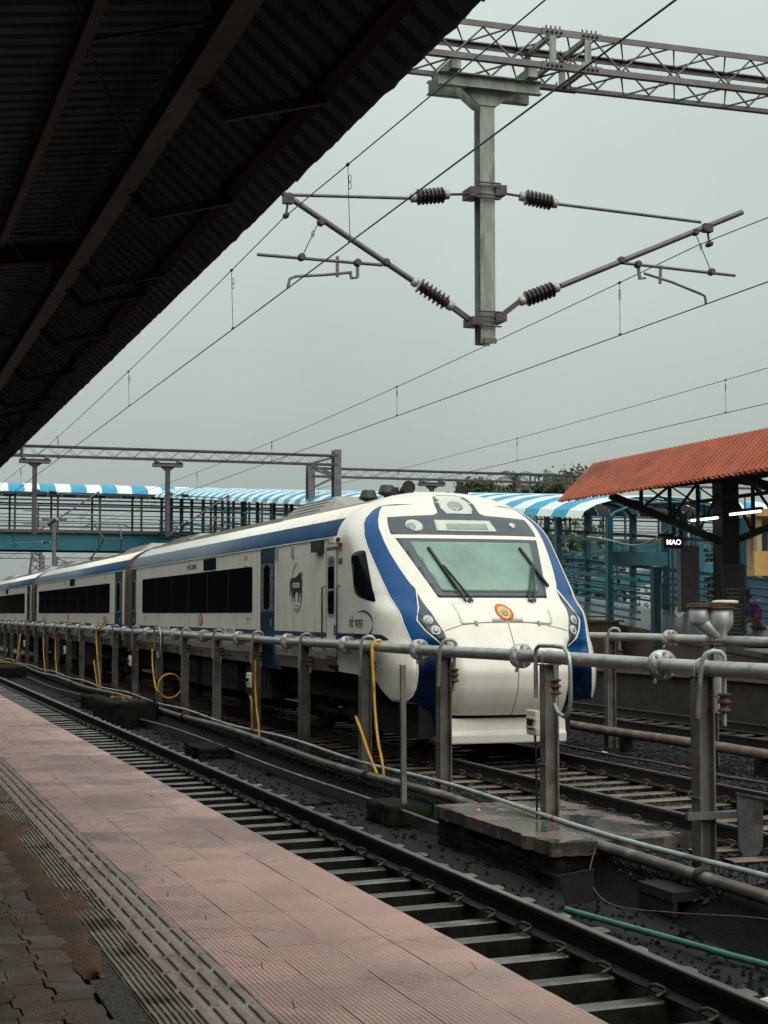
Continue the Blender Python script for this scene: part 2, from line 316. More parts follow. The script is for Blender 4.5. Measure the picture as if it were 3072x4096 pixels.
# tactile tiles: four raised bars each
TL = .2265
g = G(); g.cbox(-.0995, .0995, -TL / 2 + .002, TL / 2 - .002, -.03, 0, .002); g.mi = 1
for i in range(4):
    cx = -.075 + i * .05
    g.cbox(cx - .0145, cx + .0145, -.097, .097, 0, .0065, .004)
tacm = g.mesh('tactile_tile', ['tact', 'tactbar'])
y = 3.3; i = 0; far = G()
while y < 60:
    if i < 150: put('tactile_tile', tacm, platform, (1.011, y + TL / 2, PZ + random.gauss(0, .001)), (0, 0, random.gauss(0, .004)))
    else:
        far.cbox(.912, 1.11, y + .002, y + TL - .002, PZ - .03, PZ, .002)
    i += 1; y += TL
o = part('far_tactile_tiles', far, 'tact', platform); o['kind'] = 'stuff'
g = G(); g.cbox(-.058, .058, -TL / 2 + .002, TL / 2 - .002, -.03, -.004, .002)
for k in range(6): g.cbox(-.052 + k * .0185, -.052 + k * .0185 + .0105, -TL / 2 + .004, TL / 2 - .004, -.004, .001, .003)
ribm = g.mesh('ribbed_tile', ['ribt'])
y = 3.3; i = 0
while i < 150:
    put('ribbed_tile', ribm, platform, (.852, y + TL / 2, PZ + random.gauss(0, .001)), (0, 0, random.gauss(0, .004))); i += 1; y += TL
# mortar and soil beside the pavers
g = G(); g.box(.70, .792, 3.2, 60, PZ - .03, PZ - .005)
part('mortar_strip', g, 'rubble', platform)
ys = np.arange(4.9, 40, .05); vs = []; fs = []
for k, yv in enumerate(ys):
    f = .5 + .5 * math.sin(yv * 4.1 + 1.2) * math.sin(yv * 1.3) + .18 * math.sin(yv * 17) + .12 * random.random()
    w0 = .74 - .02 * random.random(); wr = .775 + .11 * max(0, f) * min(1, (yv - 4.9) / .8)
    if yv < 5.4: wr = .745 + (wr - .745) * max(0, (yv - 4.95) / .45) + .01 * random.random()
    vs += [(w0 - .05, yv, PZ - .002), (w0, yv, PZ + .0012), (wr - .02, yv, PZ + .0018), (wr, yv, PZ - .003)]
    if k: 
        for c in range(3): fs.append((4 * k - 4 + c, 4 * k - 3 + c, 4 * k + 1 + c, 4 * k + c))
g = G(); g.add(vs, fs, True); o = part('dirt', g, 'dirt', platform); o['kind'] = 'stuff'
# zigzag pavers
PW, PL = .118, .232
def zig(t): return .012 * (1 if t in (1, 2) else -1)
poly = []
hw = PW / 2 - .0015; hl = PL / 2 - .0015
ysz = [-hl, -hl * .5, -hl * .38, hl * .38, hl * .5, hl]; dx = [-.009, -.009, .009, .009, -.009, -.009]
poly = [(hw + dx[i], ysz[i]) for i in range(6)] + [(-hw + dx[i], ysz[i]) for i in range(5, -1, -1)]
g = G()
g.prism(poly, lambda a, b, t: (a, b, t), -.04, -.004)
sm = [(a * .975, b * .985) for a, b in poly]
n = len(poly); g.F.pop(1); g.S.pop(1); g.MI.pop(1)
o0 = len(g.V) - n; g.V += [(a, b, 0) for a, b in sm]
for i in range(n): g.F.append([o0 + i, o0 + (i + 1) % n, o0 + n + (i + 1) % n, o0 + n + i]); g.S.append(False); g.MI.append(0)
g.F.append(list(range(o0 + n, o0 + 2 * n))); g.S.append(False); g.MI.append(0)
pavm = g.mesh('paver', ['paver'])
for r_ in range(42):
    for c in range(7):
        x = .70 - PW * (c + .5) - .004; yv = 3.4 + PL * r_ + 0
        if x < yv / 12.9 - .25: continue
        put('paver', pavm, platform, (x, yv, PZ + random.gauss(-.002, .0025)), (random.gauss(0, .012), random.gauss(0, .012), random.gauss(0, .01)))
g = G(); g.box(-14, .69, 13.2, 160, PZ - .03, PZ - .004); part('inner_paving', g, 'paver', platform)

# unseen wall added behind the near platform to darken window reflections
sb = thing('added_back_wall', 'unseen wall added along the back of the near platform to darken reflections', 'building', (-9.2, 40, PZ))
g = G(); g.box(-9.4, -9.0, -14, 330, PZ - .04, 6.2); part('wall', g, 'slabside', sb)
# far platform with its face and lip
P2 = .78
g = G(); g.box(16.18, 46, 6, 170, -.64, P2 - .12); fp = struct('far_platform', g, 'slabside', 'far platform across the tracks with a dark stained face')
g = G(); g.cbox(-.62, .62, .006, 1.19, -.118, 0, .01); cop_m = g.mesh('edge_slab', ['plat2'])
yy = 12.
while yy < 118:
    put('edge_slab', cop_m, fp, (16.68 + random.gauss(0, .006), yy, P2 + random.gauss(0, .003))); yy += 1.2
g = G(); g.box(17.31, 46, 6, 170, P2 - .118, P2 - .006); part('paving', g, 'plat2', fp)

# tracks
RP = [(-.075, 0), (.075, 0), (.075, .012), (.012, .03), (.012, .125), (.0335, .138), (.0335, .165), (.026, .172), (-.026, .172), (-.0335, .165), (-.0335, .138), (-.012, .125), (-.012, .03), (-.075, .012)]
def rail_mesh(y0, y1):
    g = G(); g.prism(RP, lambda a, b, t: (a, t, b - .172), y0, y1)
    g.MI[2 + 7] = 1
    return g.mesh('rail', ['rail', 'railtop'])
def clip_mesh():
    g = G(); g.tube([(.125, -.05, -.172), (.128, -.035, -.118), (.10, 0, -.108), (.065, .03, -.124), (.07, .055, -.138), (.125, .045, -.160)], .013, 6)
    return g.mesh('rail_clip', ['clip'])
clipm = clip_mesh()
def sleeper_mesh(m, w, chips):
    g = G(); h = w / 2
    xs = [-1.375, -.95, -.5, 0, .5, .95, 1.375]; top = [-.182, -.180, -.19, -.20, -.19, -.180, -.182]
    vs = []
    for x, z in zip(xs, top):
        vs += [(x, -h * 1.15, -.40), (x, -h, z - .012), (x, -h * .8, z), (x, h * .8, z), (x, h, z - .012), (x, h * 1.15, -.40)]
    fs = []
    for i in range(6):
        for j in range(5): fs.append((6 * i + j, 6 * i + 6 + j, 6 * i + 7 + j, 6 * i + 1 + j))
    fs += [(0, 1, 2, 3, 4, 5), tuple(36 + k for k in (5, 4, 3, 2, 1, 0))]
    g.add(vs, fs)
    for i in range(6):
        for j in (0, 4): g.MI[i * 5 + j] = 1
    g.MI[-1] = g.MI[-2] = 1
    return g.mesh('sleeper', [m, 'sleepershade'])
def track(cx, label, m, y0, yfirst, yind, pitch, sl_w, yend=160, clips_to=34, sides=(-1, 1)):
    t = thing('railway_track', label, 'railway track', (cx, yfirst, -.3), 'railway tracks side by side')
    rm = rail_mesh(y0, yend)
    for s in (-1, 1): put('rail', rm, t, (cx + s * .872, 0, 0))
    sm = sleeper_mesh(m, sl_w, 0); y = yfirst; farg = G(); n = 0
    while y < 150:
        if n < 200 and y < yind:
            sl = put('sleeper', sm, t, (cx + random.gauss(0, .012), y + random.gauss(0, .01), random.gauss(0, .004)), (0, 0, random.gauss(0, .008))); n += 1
            if y < clips_to:
                for s in sides:
                    for q in (0, math.pi):
                        k = bpy.data.objects.new('rail_clip', clipm); col.objects.link(k); k.parent = sl; k.location = (s * .872, 0, 0); k.rotation_euler = (0, 0, q)
        else: farg.box(cx - 1.375, cx + 1.375, y - sl_w / 2, y + sl_w / 2, -.4, -.185)
        y += pitch
    if farg.F: part('far_sleepers', farg, m, t)['kind'] = 'stuff'
    return t
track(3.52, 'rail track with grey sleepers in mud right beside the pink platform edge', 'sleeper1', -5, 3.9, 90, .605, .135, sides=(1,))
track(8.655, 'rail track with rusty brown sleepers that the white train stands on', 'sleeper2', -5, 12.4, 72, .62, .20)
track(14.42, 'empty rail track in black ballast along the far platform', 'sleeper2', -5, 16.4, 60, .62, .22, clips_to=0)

# loose ballast stones
def stones(name, n, fx, parent=None):
    pos = np.array([fx() for _ in range(n)]); V = []; F = []
    base = np.array([(1, 0, 0), (-1, 0, 0), (0, 1, 0), (0, -1, 0), (0, 0, 1), (0, 0, -1)], float)
    tri = [(0, 2, 4), (2, 1, 4), (1, 3, 4), (3, 0, 4), (2, 0, 5), (1, 2, 5), (3, 1, 5), (0, 3, 5)]
    sc_ = rng.uniform(.013, .030, (n, 1, 1)); j = rng.uniform(.6, 1.35, (n, 6, 3)); 
    a = rng.uniform(0, 6.28, n); ca, sa = np.cos(a), np.sin(a)
    v = base[None] * j * sc_; tilt = rng.normal(0, .5, n); 
    x = v[..., 0] * ca[:, None] - v[..., 1] * sa[:, None]; y = v[..., 0] * sa[:, None] + v[..., 1] * ca[:, None]; z = v[..., 2] * .8 + x * tilt[:, None] * .5
    P = np.stack([x, y, z], -1) + pos[:, None, :]
    g = G(); g.V = [tuple(p) for p in P.reshape(-1, 3)]
    g.F = [[6 * k + i for i in t] for k in range(n) for t in tri]; g.S = [False] * len(g.F); g.MI = [0] * len(g.F)
    o = part(name, g, 'stone'); o['kind'] = 'stuff'; tag(o, 'dark wet ballast stones lying between the tracks', 'ballast', kind='stuff'); return o
def fx():
    while True:
        y = 11.5 + 34 * random.random() ** 1.7; x = random.uniform(6.55, 13.4)
        if 6.0 < x < 7.7 and 13.4 < y < 16.7: continue
        return (x, y, balz(x, y) + .012 + random.random() * .02)
stones('ballast_gravel', 30000, fx)

# ------------------------------------------------------------------ the white train
TC = 8.65                      # centre of its track
ZT = [.1, .55, .7, .91, 1.17, 1.49, 1.82, 1.97, 2.1, 2.17, 3.06, 3.15, 3.35, 3.5, 3.62, 3.73, 3.80, 3.85]
YT = [20.6, 20.46, 20.32, 20.20, 20.16, 20.29, 20.53, 20.66, 20.9, 21.04, 21.98, 22.08, 22.3, 22.48, 22.64, 22.85, 23.05, 23.4]
def _smooth(zs, ys):
    z = np.linspace(zs[0], zs[-1], 400); y = np.interp(z, zs, ys); k = np.ones(15) / 15
    yp = np.concatenate([[y[0]] * 7, y, [y[-1]] * 7]); ysm = np.convolve(yp, k, 'valid')
    ysm[-25:] = y[-25:] * .7 + ysm[-25:] * .3; return z, ysm
_Z, _Y = _smooth(ZT, YT)
def Yc(z): return float(np.interp(z, _Z, _Y))
def Wz(z): return 1.62 if z < 3.05 else 1.62 * max(0, 1 - ((z - 3.05) / .80) ** 2.2) ** .5
def pD(z):
    t = min(1, max(0, (z - 1.6) / .7)); return 2.6 + .9 * t, min(1.2 - .3 * t, max(.02, 23.38 - Yc(z)))
def sst(a, b, x):
    t = min(1, max(0, (x - a) / (b - a))); return t * t * (3 - 2 * t)
def lobe(x, z):                # the nose cover stands proud of the blue cheeks
    return (.16 + .22 * (1 - sst(.9, 1.35, z))) * sst(.82, .92, x) * (1 - sst(1.20, 1.32, x)) * (1 - sst(1.45, 1.62, z))
def Sx(x, z, off=0.):          # point on the nose for lateral x (near side positive), height z
    W = max(Wz(z), 1e-4); p, D = pD(z); r = min(1., abs(x) / W)
    y = Yc(z) + D * (1 - math.sqrt(max(0, 1 - r ** p))) + lobe(abs(x), z)
    return (TC - x, y - off, z)
def xa(z, a):
    p, D = pD(z); return Wz(z) * math.sin(a) ** (2 / p)
IN_ = [(2.304, .52), (2.388, .566), (2.589, .63), (2.822, .689), (3.031, .719), (3.214, .742), (3.339, .761), (3.484, .799), (3.599, .865)]
OUT_ = [(.30, .90), (.70, 1.04), (.75, .96), (.82, .90), (.961, .862), (1.122, .854), (1.306, .844), (1.464, .854), (1.623, .893), (1.81, .918), (2.11, .925), (2.363, .957), (2.68, 1.003), (2.917, 1.03), (3.098, 1.023), (3.283, 1.013), (3.378, 1.003), (3.505, .956), (3.599, .865)]
xin_t = [(.15, .85), (1.15, .86), (1.40, .88), (1.51, .90), (1.70, .95), (1.88, 1.02), (2.05, 1.07), (2.28, 1.085)] + [(z, xa(z, a)) for z, a in IN_]
xout_t = [(z, xa(z, a)) for z, a in OUT_]
def xin(z): return float(np.interp(z, [q[0] for q in xin_t], [q[1] for q in xin_t]))
def xout(z): return max(xin(z) + .002, float(np.interp(z, [q[0] for q in xout_t], [q[1] for q in xout_t])))
def yend(z):                   # where the side skin stops (skirt line, cheek flap)
    return 23.4 if z >= 1.08 else float(np.interp(z, [.70, .74, .80, 1.0, 1.08], [20.98, 21.03, 21.10, 21.42, 21.9]))

drv = thing('driving_coach', 'white and blue driving coach with windscreen and rounded nose facing the camera', 'train coach', (TC, 31, 0), 'coaches of the white train')
zs = sorted(set(list(np.linspace(.34, 1.06, 17)) + [1.08] + list(np.linspace(1.12, 3.6, 72)) + list(np.linspace(3.62, 3.846, 16)) + [3.599]))
g = G()
for side in (1, -1):
    rows = []
    for z in zs:
        W = Wz(z); xi = min(xin(z), W * .985) if z < 3.599 else W * .55; xo = min(xout(z), W * .995) if z < 3.599 else W * .56
        pts = []
        for k in range(13): pts.append(Sx(xi * k / 12, z))
        for k in range(1, 7): pts.append(Sx(xi + (xo - xi) * k / 6, z))
        p, D = pD(z); ao = math.asin(min(1, (xo / W)) ** (p / 2)) if W > 0 else 1.5
        for k in range(1, 11):
            a = ao + (math.pi / 2 - ao) * k / 10; x = W * math.sin(a) ** (2 / p); pts.append(Sx(x, z))
        ye = max(yend(z), pts[-1][1] + .01) if z >= 1.08 else yend(z)
        last = pts[-1]
        for k in range(1, 6): pts.append((TC - W, last[1] + (ye - last[1]) * k / 5, z))
        if z < 1.08:
            lim = max(ye, pts[18][1] + .004); cut = []; over = False
            for q in pts:
                if not over and q[1] <= lim: cut.append(q)
                else:
                    p0 = cut[-1]; over = True
                    if p0[1] < lim and q[1] > p0[1]: t_ = (lim - p0[1]) / (q[1] - p0[1]); cut.append(tuple(p0[i] + (q[i] - p0[i]) * t_ for i in range(3)))
                    else: cut.append(p0)
            pts = cut
        pts = [(TC + (TC - q[0]) * (-1 if side == 1 else 1) if side == 1 else 2 * TC - q[0], q[1], q[2]) for q in pts]
        rows.append(pts)
    nc = len(rows[0])
    for i in range(len(zs) - 1):
        zm = (zs[i] + zs[i + 1]) / 2
        for j in range(nc - 1):
            q = [rows[i][j], rows[i][j + 1], rows[i + 1][j + 1], rows[i + 1][j]]
            if (zm < .70 and j >= 18) or (zm < .555 and j < 12): continue
            if j < 12: g.mi = 0 if zm > .56 else 2
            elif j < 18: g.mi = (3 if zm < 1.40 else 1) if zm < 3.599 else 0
            else: g.mi = 0
            if side == -1: q = q[::-1]
            g.add(q, [(0, 1, 2, 3)], True)
me = g.mesh('nose_shell', ['white', 'blue', 'under', 'blueshade'])
bm = bmesh.new(); bm.from_mesh(me); bmesh.ops.remove_doubles(bm, verts=bm.verts, dist=.0006); bmesh.ops.dissolve_degenerate(bm, dist=.0005, edges=bm.edges[:]); bmesh.ops.recalc_face_normals(bm, faces=bm.faces); bm.to_mesh(me); bm.free()
put('nose_shell', me, drv)

def patch(name, poly, off, m, parent, step=.08, fn=Sx, thick=.012, holes=None):
    """polygon in (x,z) laid on the nose at a small offset, with thickness"""
    bm = bmesh.new(); vs = [bm.verts.new((x, z, 0)) for x, z in poly]; bm.faces.new(vs)
    xs = [p[0] for p in poly]; z_ = [p[1] for p in poly]
    for lo, hi, ax in ((min(xs), max(xs), 0), (min(z_), max(z_), 1)):
        k = math.ceil(lo / step) * step
        while k < hi:
            co = [0, 0, 0]; co[ax] = k; no = [0, 0, 0]; no[ax] = 1
            bmesh.ops.bisect_plane(bm, geom=bm.verts[:] + bm.edges[:] + bm.faces[:], plane_co=co, plane_no=no); k += step
    bm.verts.index_update(); bm.edges.ensure_lookup_table()
    g = G(); V = [v.co.copy() for v in bm.verts]; n = len(V)
    vs = [fn(v.x, v.y, off) for v in V] + [fn(v.x, v.y, off - thick) for v in V]
    fs = [[v.index for v in f.verts] for f in bm.faces]
    g.add(vs, fs, True)
    ed = []
    for e in bm.edges:
        if len(e.link_faces) == 1: a, b = e.verts[0].index, e.verts[1].index; ed.append((a, b, b + n, a + n))
    o0 = 0
    for f in ed: g.F.append(list(f)); g.S.append(False); g.MI.append(0)
    bm.free()
    me = g.mesh(name, [m]); b2 = bmesh.new(); b2.from_mesh(me); bmesh.ops.recalc_face_normals(b2, faces=b2.faces)
    b2.faces.ensure_lookup_table()
    if fn is Sx and sum(f.normal.y for f in b2.faces if len(f.verts) > 2 and f.index < len(fs)) > 0: bmesh.ops.reverse_faces(b2, faces=b2.faces)
    b2.to_mesh(me); b2.free()
    return put(name, me, parent)
def mir(half): return half + [(-x, z) for x, z in half[::-1]]
def circ(cx, cz, rx, rz, n=24): return [(cx + rx * math.cos(2 * math.pi * i / n), cz + rz * math.sin(2 * math.pi * i / n)) for i in range(n)]
up = patch('display_panel', mir([(0, 3.115), (1.15, 3.115), (1.155, 3.16), (1.14, 3.28), (1.105, 3.385), (.70, 3.41), (.42, 3.425), (.335, 3.46), (.315, 3.62), (.26, 3.73), (.14, 3.765)][1:]), .007, 'panel', drv)
hl = patch('roof_headlight', mir([(.20, 3.45), (.255, 3.53), (.235, 3.66), (.17, 3.72)]), .017, 'lamp', drv, .05)
patch('reflector', circ(0, 3.58, .12, .075), .024, 'lampd', hl, .05)
dp = patch('destination_display', [(.47, 3.165), (-.49, 3.165), (-.44, 3.345), (.445, 3.345)], .016, 'lamp', drv)
patch('display_window', [(.30, 3.20), (-.36, 3.20), (-.35, 3.29), (.29, 3.29)], .022, 'lampd', dp)
ml = patch('marker_light', circ(.78, 3.25, .125, .095), .016, 'lamp', drv, .05); patch('reflector', circ(.83, 3.24, .06, .055), .022, 'lampd', ml, .05)
ml = patch('marker_light', circ(-.80, 3.28, .055, .04), .016, 'lamp', drv, .05)
ws = patch('windscreen_frame', [(1.115, 3.055), (-1.125, 3.055), (-.84, 2.178), (.82, 2.178)], .007, 'panel', drv)
def rr(poly, r=.04, k=4):      # round the corners of a polygon
    out = []; n = len(poly)
    for i in range(n):
        p0, p, p1 = Vector(poly[i - 1]), Vector(poly[i]), Vector(poly[(i + 1) % n])
        a = p + (p0 - p).normalized() * r; b = p + (p1 - p).normalized() * r
        for t in range(k + 1):
            t /= k; out.append(tuple(a * (1 - t) ** 2 + p * 2 * t * (1 - t) + b * t * t))
    return out
patch('windscreen_glass', rr([(.955, 3.0), (-.965, 3.0), (-.745, 2.262), (.735, 2.262)], .03), .014, 'glassg', ws)
# access hatch and nose cover seams
patch('front_hatch', rr([(.70, 2.10), (-.74, 2.10), (-.68, 1.80), (-.34, 1.835), (0, 1.85), (.34, 1.835), (.68, 1.80)], .05), .012, 'white', drv)
def seam(name, pts, r=.006, m='inkgrey', off=.003):
    g = G(); g.tube([Sx(x, z, off) for x, z in pts], r, 5); return part(name, g, m, drv)
seam('cover_seam', [(.92 - .02 * k, 1.715 + .115 * math.sin(min(1, k / 24) * math.pi / 2) if k < 24 else 1.83) for k in range(0, 47)] + [(-.02 * k, 1.83 - .0) for k in range(1, 12)] + [(-.24 - .04 * k, 1.83 - .115 * (k / 17) ** 1.6) for k in range(1, 18)])
seam('cover_split', [(.0, z) for z in np.linspace(1.83, .57, 30)], .007)
for x in (.47, -.47): patch('latch', [(x - .02, 1.80), (x + .02, 1.80), (x + .02, 1.855), (x - .02, 1.855)], .03, 'inkgrey', drv, .1, thick=.025)
# headlight clusters
half = [(1.085, 2.28), (1.155, 2.03), (1.215, 1.86), (1.15, 1.735), (1.05, 1.625), (.90, 1.51), (.935, 1.70), (1.01, 1.88), (1.06, 2.05)]
for s in (1, -1):
    pl = [(s * x, z) for x, z in (half if s == 1 else half[::-1])]
    c = patch('headlight_cluster', pl, .010, 'panel', drv, .06)
    for cx, cz in ((1.10, 1.865), (1.035, 1.725)):
        q = patch('headlight', circ(s * cx, cz, .062, .066), .02, 'lamp', c, .04); patch('reflector', circ(s * cx, cz, .034, .036), .024, 'lampd', q, .04)
    g = G(); g.tube([Sx(s * x, z, .008) for x, z in [(1.085, 2.30), (1.165, 2.03), (1.232, 1.86), (1.16, 1.72), (1.06, 1.61), (.92, 1.50)]], .012, 6); part('cluster_trim', g, 'white', c)
    g = G(); g.tube([Sx(s * (xout(z) + .004), z, .001) for z in np.linspace(1.0, 3.55, 60)], .009, 5); part('band_trim', g, 'white', drv)
# emblem on the hatch (round red ring, gold disc, grey device)
e = patch('emblem', circ(0, 1.972, .128, .118, 32), .0165, 'red', drv, .05, thick=.004)
patch('emblem_disc', circ(0, 1.972, .094, .087, 28), .019, 'gold', e, .05, thick=.003)
for cx, cz, a_, b_ in ((0, 1.955, .05, .035), (-.03, 1.985, .022, .03), (.03, 1.985, .022, .03), (0, 2.0, .02, .03)): patch('emblem_device', circ(cx, cz, a_, b_, 14), .0215, 'emb', e, .05, thick=.003)
for k in range(18):
    a = 2 * math.pi * k / 18; patch('emblem_letter', circ(.111 * math.cos(a), 1.972 + .102 * math.sin(a), .007, .007, 6), .0215, 'gold', e, .2, thick=.003)
# wipers
for s, base, tip, piv in ((1, (.42, 2.13), (.71, 2.91), (.61, 2.64)), (-1, (-.54, 2.13), (-.73, 2.92), (-.82, 2.66))):
    g = G(); g.bar(Sx(tip[0], tip[1], .04), Sx(2 * piv[0] - tip[0] + .02 * s, 2 * piv[1] - tip[1] - .05, .05), .036, .036)
    bl = part('wiper_blade', g, 'black', drv)
    g = G()
    for dxx in (-.05, .05): g.bar(Sx(base[0] + dxx, base[1], .04), Sx(piv[0] + dxx * .3, piv[1], .07), .024, .024)
    g.lathe(Sx(base[0], base[1], .03), (0, -1, .6), [(0, .03), (.03, .03)], 10)
    part('wiper_arm', g, 'black', drv)
# plough and dark space under the nose
g = G(); g.prism([(20.58, .52), (20.56, .33), (20.52, .30), (20.54, .17), (21.4, .17), (21.4, .52)], lambda a, b, t: (TC + t, a, b), -.88, .88); 
pl = part('plough', g, 'white', drv)
md = pl.modifiers.new('b', 'BEVEL'); md.width = .02; md.segments = 2
g = G(); g.box(TC - 1.15, TC + 1.15, 21.0, 23.0, .22, 1.0); part('front_valance', g, 'under', drv)

# --- common passenger body
def roofpts(zlist): return [(-Wz(z), z) for z in zlist]
prof = [(-1.60, 1.06), (-1.62, 1.25), (-1.62, 1.58), (-1.62, 1.66), (-1.62, 3.09)] + roofpts([3.13, 3.2, 3.28, 3.36, 3.42, 3.50, 3.58, 3.66, 3.73, 3.79, 3.83]) + [(0, 3.85)]
pm = [0, 1, 2, 1, 1] + [3, 3, 3, 3] + [1, 1, 1] + [4, 4, 4, 4]
def body(name, y0, y1, parent):
    g = G(); full = prof + [(-x, z) for x, z in prof[-2::-1]]; fm = pm + pm[::-1]
    for i in range(len(full) - 1):
        (x0, z0), (x1, z1) = full[i], full[i + 1]; g.mi = fm[i]
        g.add([(TC + x0, y0, z0), (TC + x1, y0, z1), (TC + x1, y1, z1), (TC + x0, y1, z0)], [(0, 1, 2, 3)], i > 4 and i < len(full) - 6)
    g.mi = 5
    for y in (y0, y1): g.add([(TC + x, y, z) for x, z in full], [tuple(range(len(full)))])
    me = g.mesh(name, ['skirt', 'whiteside', 'navy', 'roofblue', 'roofgrey', 'gang']); bm = bmesh.new(); bm.from_mesh(me); bmesh.ops.remove_doubles(bm, verts=bm.verts, dist=.0005); bmesh.ops.recalc_face_normals(bm, faces=bm.faces); bm.to_mesh(me); bm.free()
    return put(name, me, parent)
SX = TC - 1.62
def sidep(name, poly, m, parent, off=.004, thick=.02):      # polygon in (Y,z) on the near side
    g = G(); g.prism(poly, lambda a, b, t: (SX + t, a, b), thick, -off); return part(name, g, m, parent)
def rect(y0, y1, z0, z1): return [(y0, z0), (y1, z0), (y1, z1), (y0, z1)]
def text(name, body_, y, z, size, m, parent, sx=1., off=.006):
    cu = bpy.data.curves.new(name, 'FONT'); cu.body = body_; cu.size = size; cu.extrude = .0015; cu.align_x = 'CENTER'; cu.align_y = 'CENTER'
    o = bpy.data.objects.new(name, cu); col.objects.link(o)
    dg = bpy.context.evaluated_depsgraph_get(); me = bpy.data.meshes.new_from_object(o.evaluated_get(dg)); bpy.data.objects.remove(o)
    me.materials.clear(); me.materials.append(M[m])
    # text x axis -> -Y, text y axis -> +Z, normal -> -X
    mt = Matrix(((0, 0, -1, SX - off), (-sx, 0, 0, y), (0, 1, 0, z), (0, 0, 0, 1))); me.transform(mt)
    return put(name, me, parent)
def underframe(parent, y0, y1, bogies):
    g = G(); g.box(TC - 1.3, TC + 1.3, y0 + .2, y1 - .2, .62, 1.1); part('underframe', g, 'under', parent)
    yy = bogies[0] + 2.6
    while yy < bogies[1] - 3:
        ln = random.uniform(1.2, 2.4); g = G(); g.box(TC - 1.5, TC - .5, yy, min(yy + ln, bogies[1] - 2.2), .34 + random.random() * .15, 1.04)
        for k in range(int(ln / .3)): g.box(TC - 1.515, TC - 1.5, yy + .08 + k * .3, yy + .26 + k * .3, .6, .95)
        part('equipment_box', g, 'under', parent); yy += ln + random.uniform(.2, .7)
    for b in bogies:
        g = G()
        for s in (-1, 1):
            x = TC + s * 1.05; g.prism([(b - 1.9, .42), (b - 1.5, .62), (b - .7, .62), (b - .4, .40), (b + .4, .40), (b + .7, .62), (b + 1.5, .62), (b + 1.9, .42), (b + 1.5, .34), (b - 1.5, .34)], lambda a, c, t, x=x: (x + t, a, c), -.07, .07)
            for yy in (b - 1.3, b + 1.3): g.box(x - .14, x + .14, yy - .2, yy + .2, .3, .56); g.lathe((x, yy, .56), (0, 0, 1), [(0, .1), (.24, .1)], 10)
            g.lathe((x, b - .3, .5), (0, 0, 1), [(0, .2), (.08, .24), (.16, .2), (.22, .23), (.3, .2)], 12)
        bo = part('bogie', g, 'under', parent)
        for yy in (b - 1.3, b + 1.3):
            g = G()
            for s in (-1, 1): g.lathe((TC + s * .80, yy, .455), (s, 0, 0), [(0, .48), (.03, .47), (.035, .457), (.13, .452), (.135, .36), (.09, .3), (.09, .12), (.16, .11)], 28)
            g.tube([(TC - .85, yy, .455), (TC + .85, yy, .455)], .08, 8); part('wheelset', g, 'rail', bo)
def flag(y, z, parent):
    a = sidep('flag_mark', rect(y, y + .20, z, z + .09), 'orange', parent, .006); sidep('flag_mark', rect(y, y + .20, z - .20, z - .11), 'pgreen', parent, .006)
def plug_door(y0, y1, parent, low=True):
    dn = sidep('door', [(y0, 1.02), (y1, 1.06), (y1, 3.12), (y0, 3.12)], 'door', parent, .014)
    cy = (y0 + y1) / 2; ww = y1 - y0
    f = sidep('door_panel', rect(y0 + .06 * ww, y1 - .02, 1.99, 2.84), 'lampd', dn, .018)
    sidep('door_window', [(cy + ww * .22 * math.cos(a) , 2.42 + (.30 if math.sin(a) > 0 else -.30) + .10 * math.sin(a)) for a in np.linspace(0, 2 * math.pi, 24, endpoint=False)], 'glassd', dn, .022)
    g = G(); g.tube([(SX - .035, y0 + .12 * ww, 1.74), (SX - .035, y0 + .12 * ww, 1.86)], .012, 6); part('door_handle', g, 'galv', dn)
    return dn
def window_band(y0, y1, parent, n):
    f = sidep('window_band', rr(rect(y0, y1, 1.97, 2.82), .06), 'glassd', parent, .006)
    for k in range(1, n):
        yy = y0 + (y1 - y0) * k / n; g = G(); g.box(SX - .009, SX, yy - .012, yy + .012, 2.0, 2.79); part('window_joint', g, 'ink', f)
    return f
def gutter(y0, y1, parent):
    g = G(); g.box(SX - .022, SX + .01, y0, y1, 3.112, 3.135); part('gutter', g, 'white', parent)
def acbox(y0, y1, parent, h=.26):
    g = G(); xs = .98
    g.prism([(-xs, 3.62), (-xs + .05, 3.74), (-.62, 3.74 + h), (.62, 3.74 + h), (xs - .05, 3.74), (xs, 3.62)], lambda a, b, t: (TC + a, t, b), y0 + .25, y1 - .25)
    o = part('roof_unit', g, 'roofgrey', parent)
    for ya, yb in ((y0 - .55, y0 + .249), (y1 - .249, y1 + .55)):
        s = ya < y0
        g = G(); a = [(-xs, 3.62), (-xs + .05, 3.70), (-.62, 3.70), (.62, 3.70), (xs - .05, 3.70), (xs, 3.62)]; b = [(-xs, 3.62), (-xs + .05, 3.74), (-.62, 3.74 + h), (.62, 3.74 + h), (xs - .05, 3.74), (xs, 3.62)]
        p, q = (a, b) if s else (b, a)
        g.add([(TC + x, ya, z) for x, z in p] + [(TC + x, yb, z) for x, z in q], [tuple(range(6)), tuple(range(11, 5, -1))] + [(i, 6 + i, 6 + (i + 1) % 6, (i + 1) % 6) for i in range(6)])
        part('unit_slope', g, 'roofgrey', o)
    for k in range(5):
        yy = y0 + .45 + k * (y1 - y0 - .9) / 5; g = G(); g.box(TC - xs - .012, TC - xs + .03, yy, yy + (y1 - y0 - .9) / 6, 3.645, 3.70); part('vent', g, 'black', o)
    for k in range(4):
        g = G(); x0 = -.90 + k * .08; z0 = 3.74 + h * (x0 + .93) / .31; g.bar((TC + x0, y0 + .3, z0 + .008), (TC + x0, y1 - .3, z0 + .008), .02, .012); part('rib', g, 'roofgrey', o)
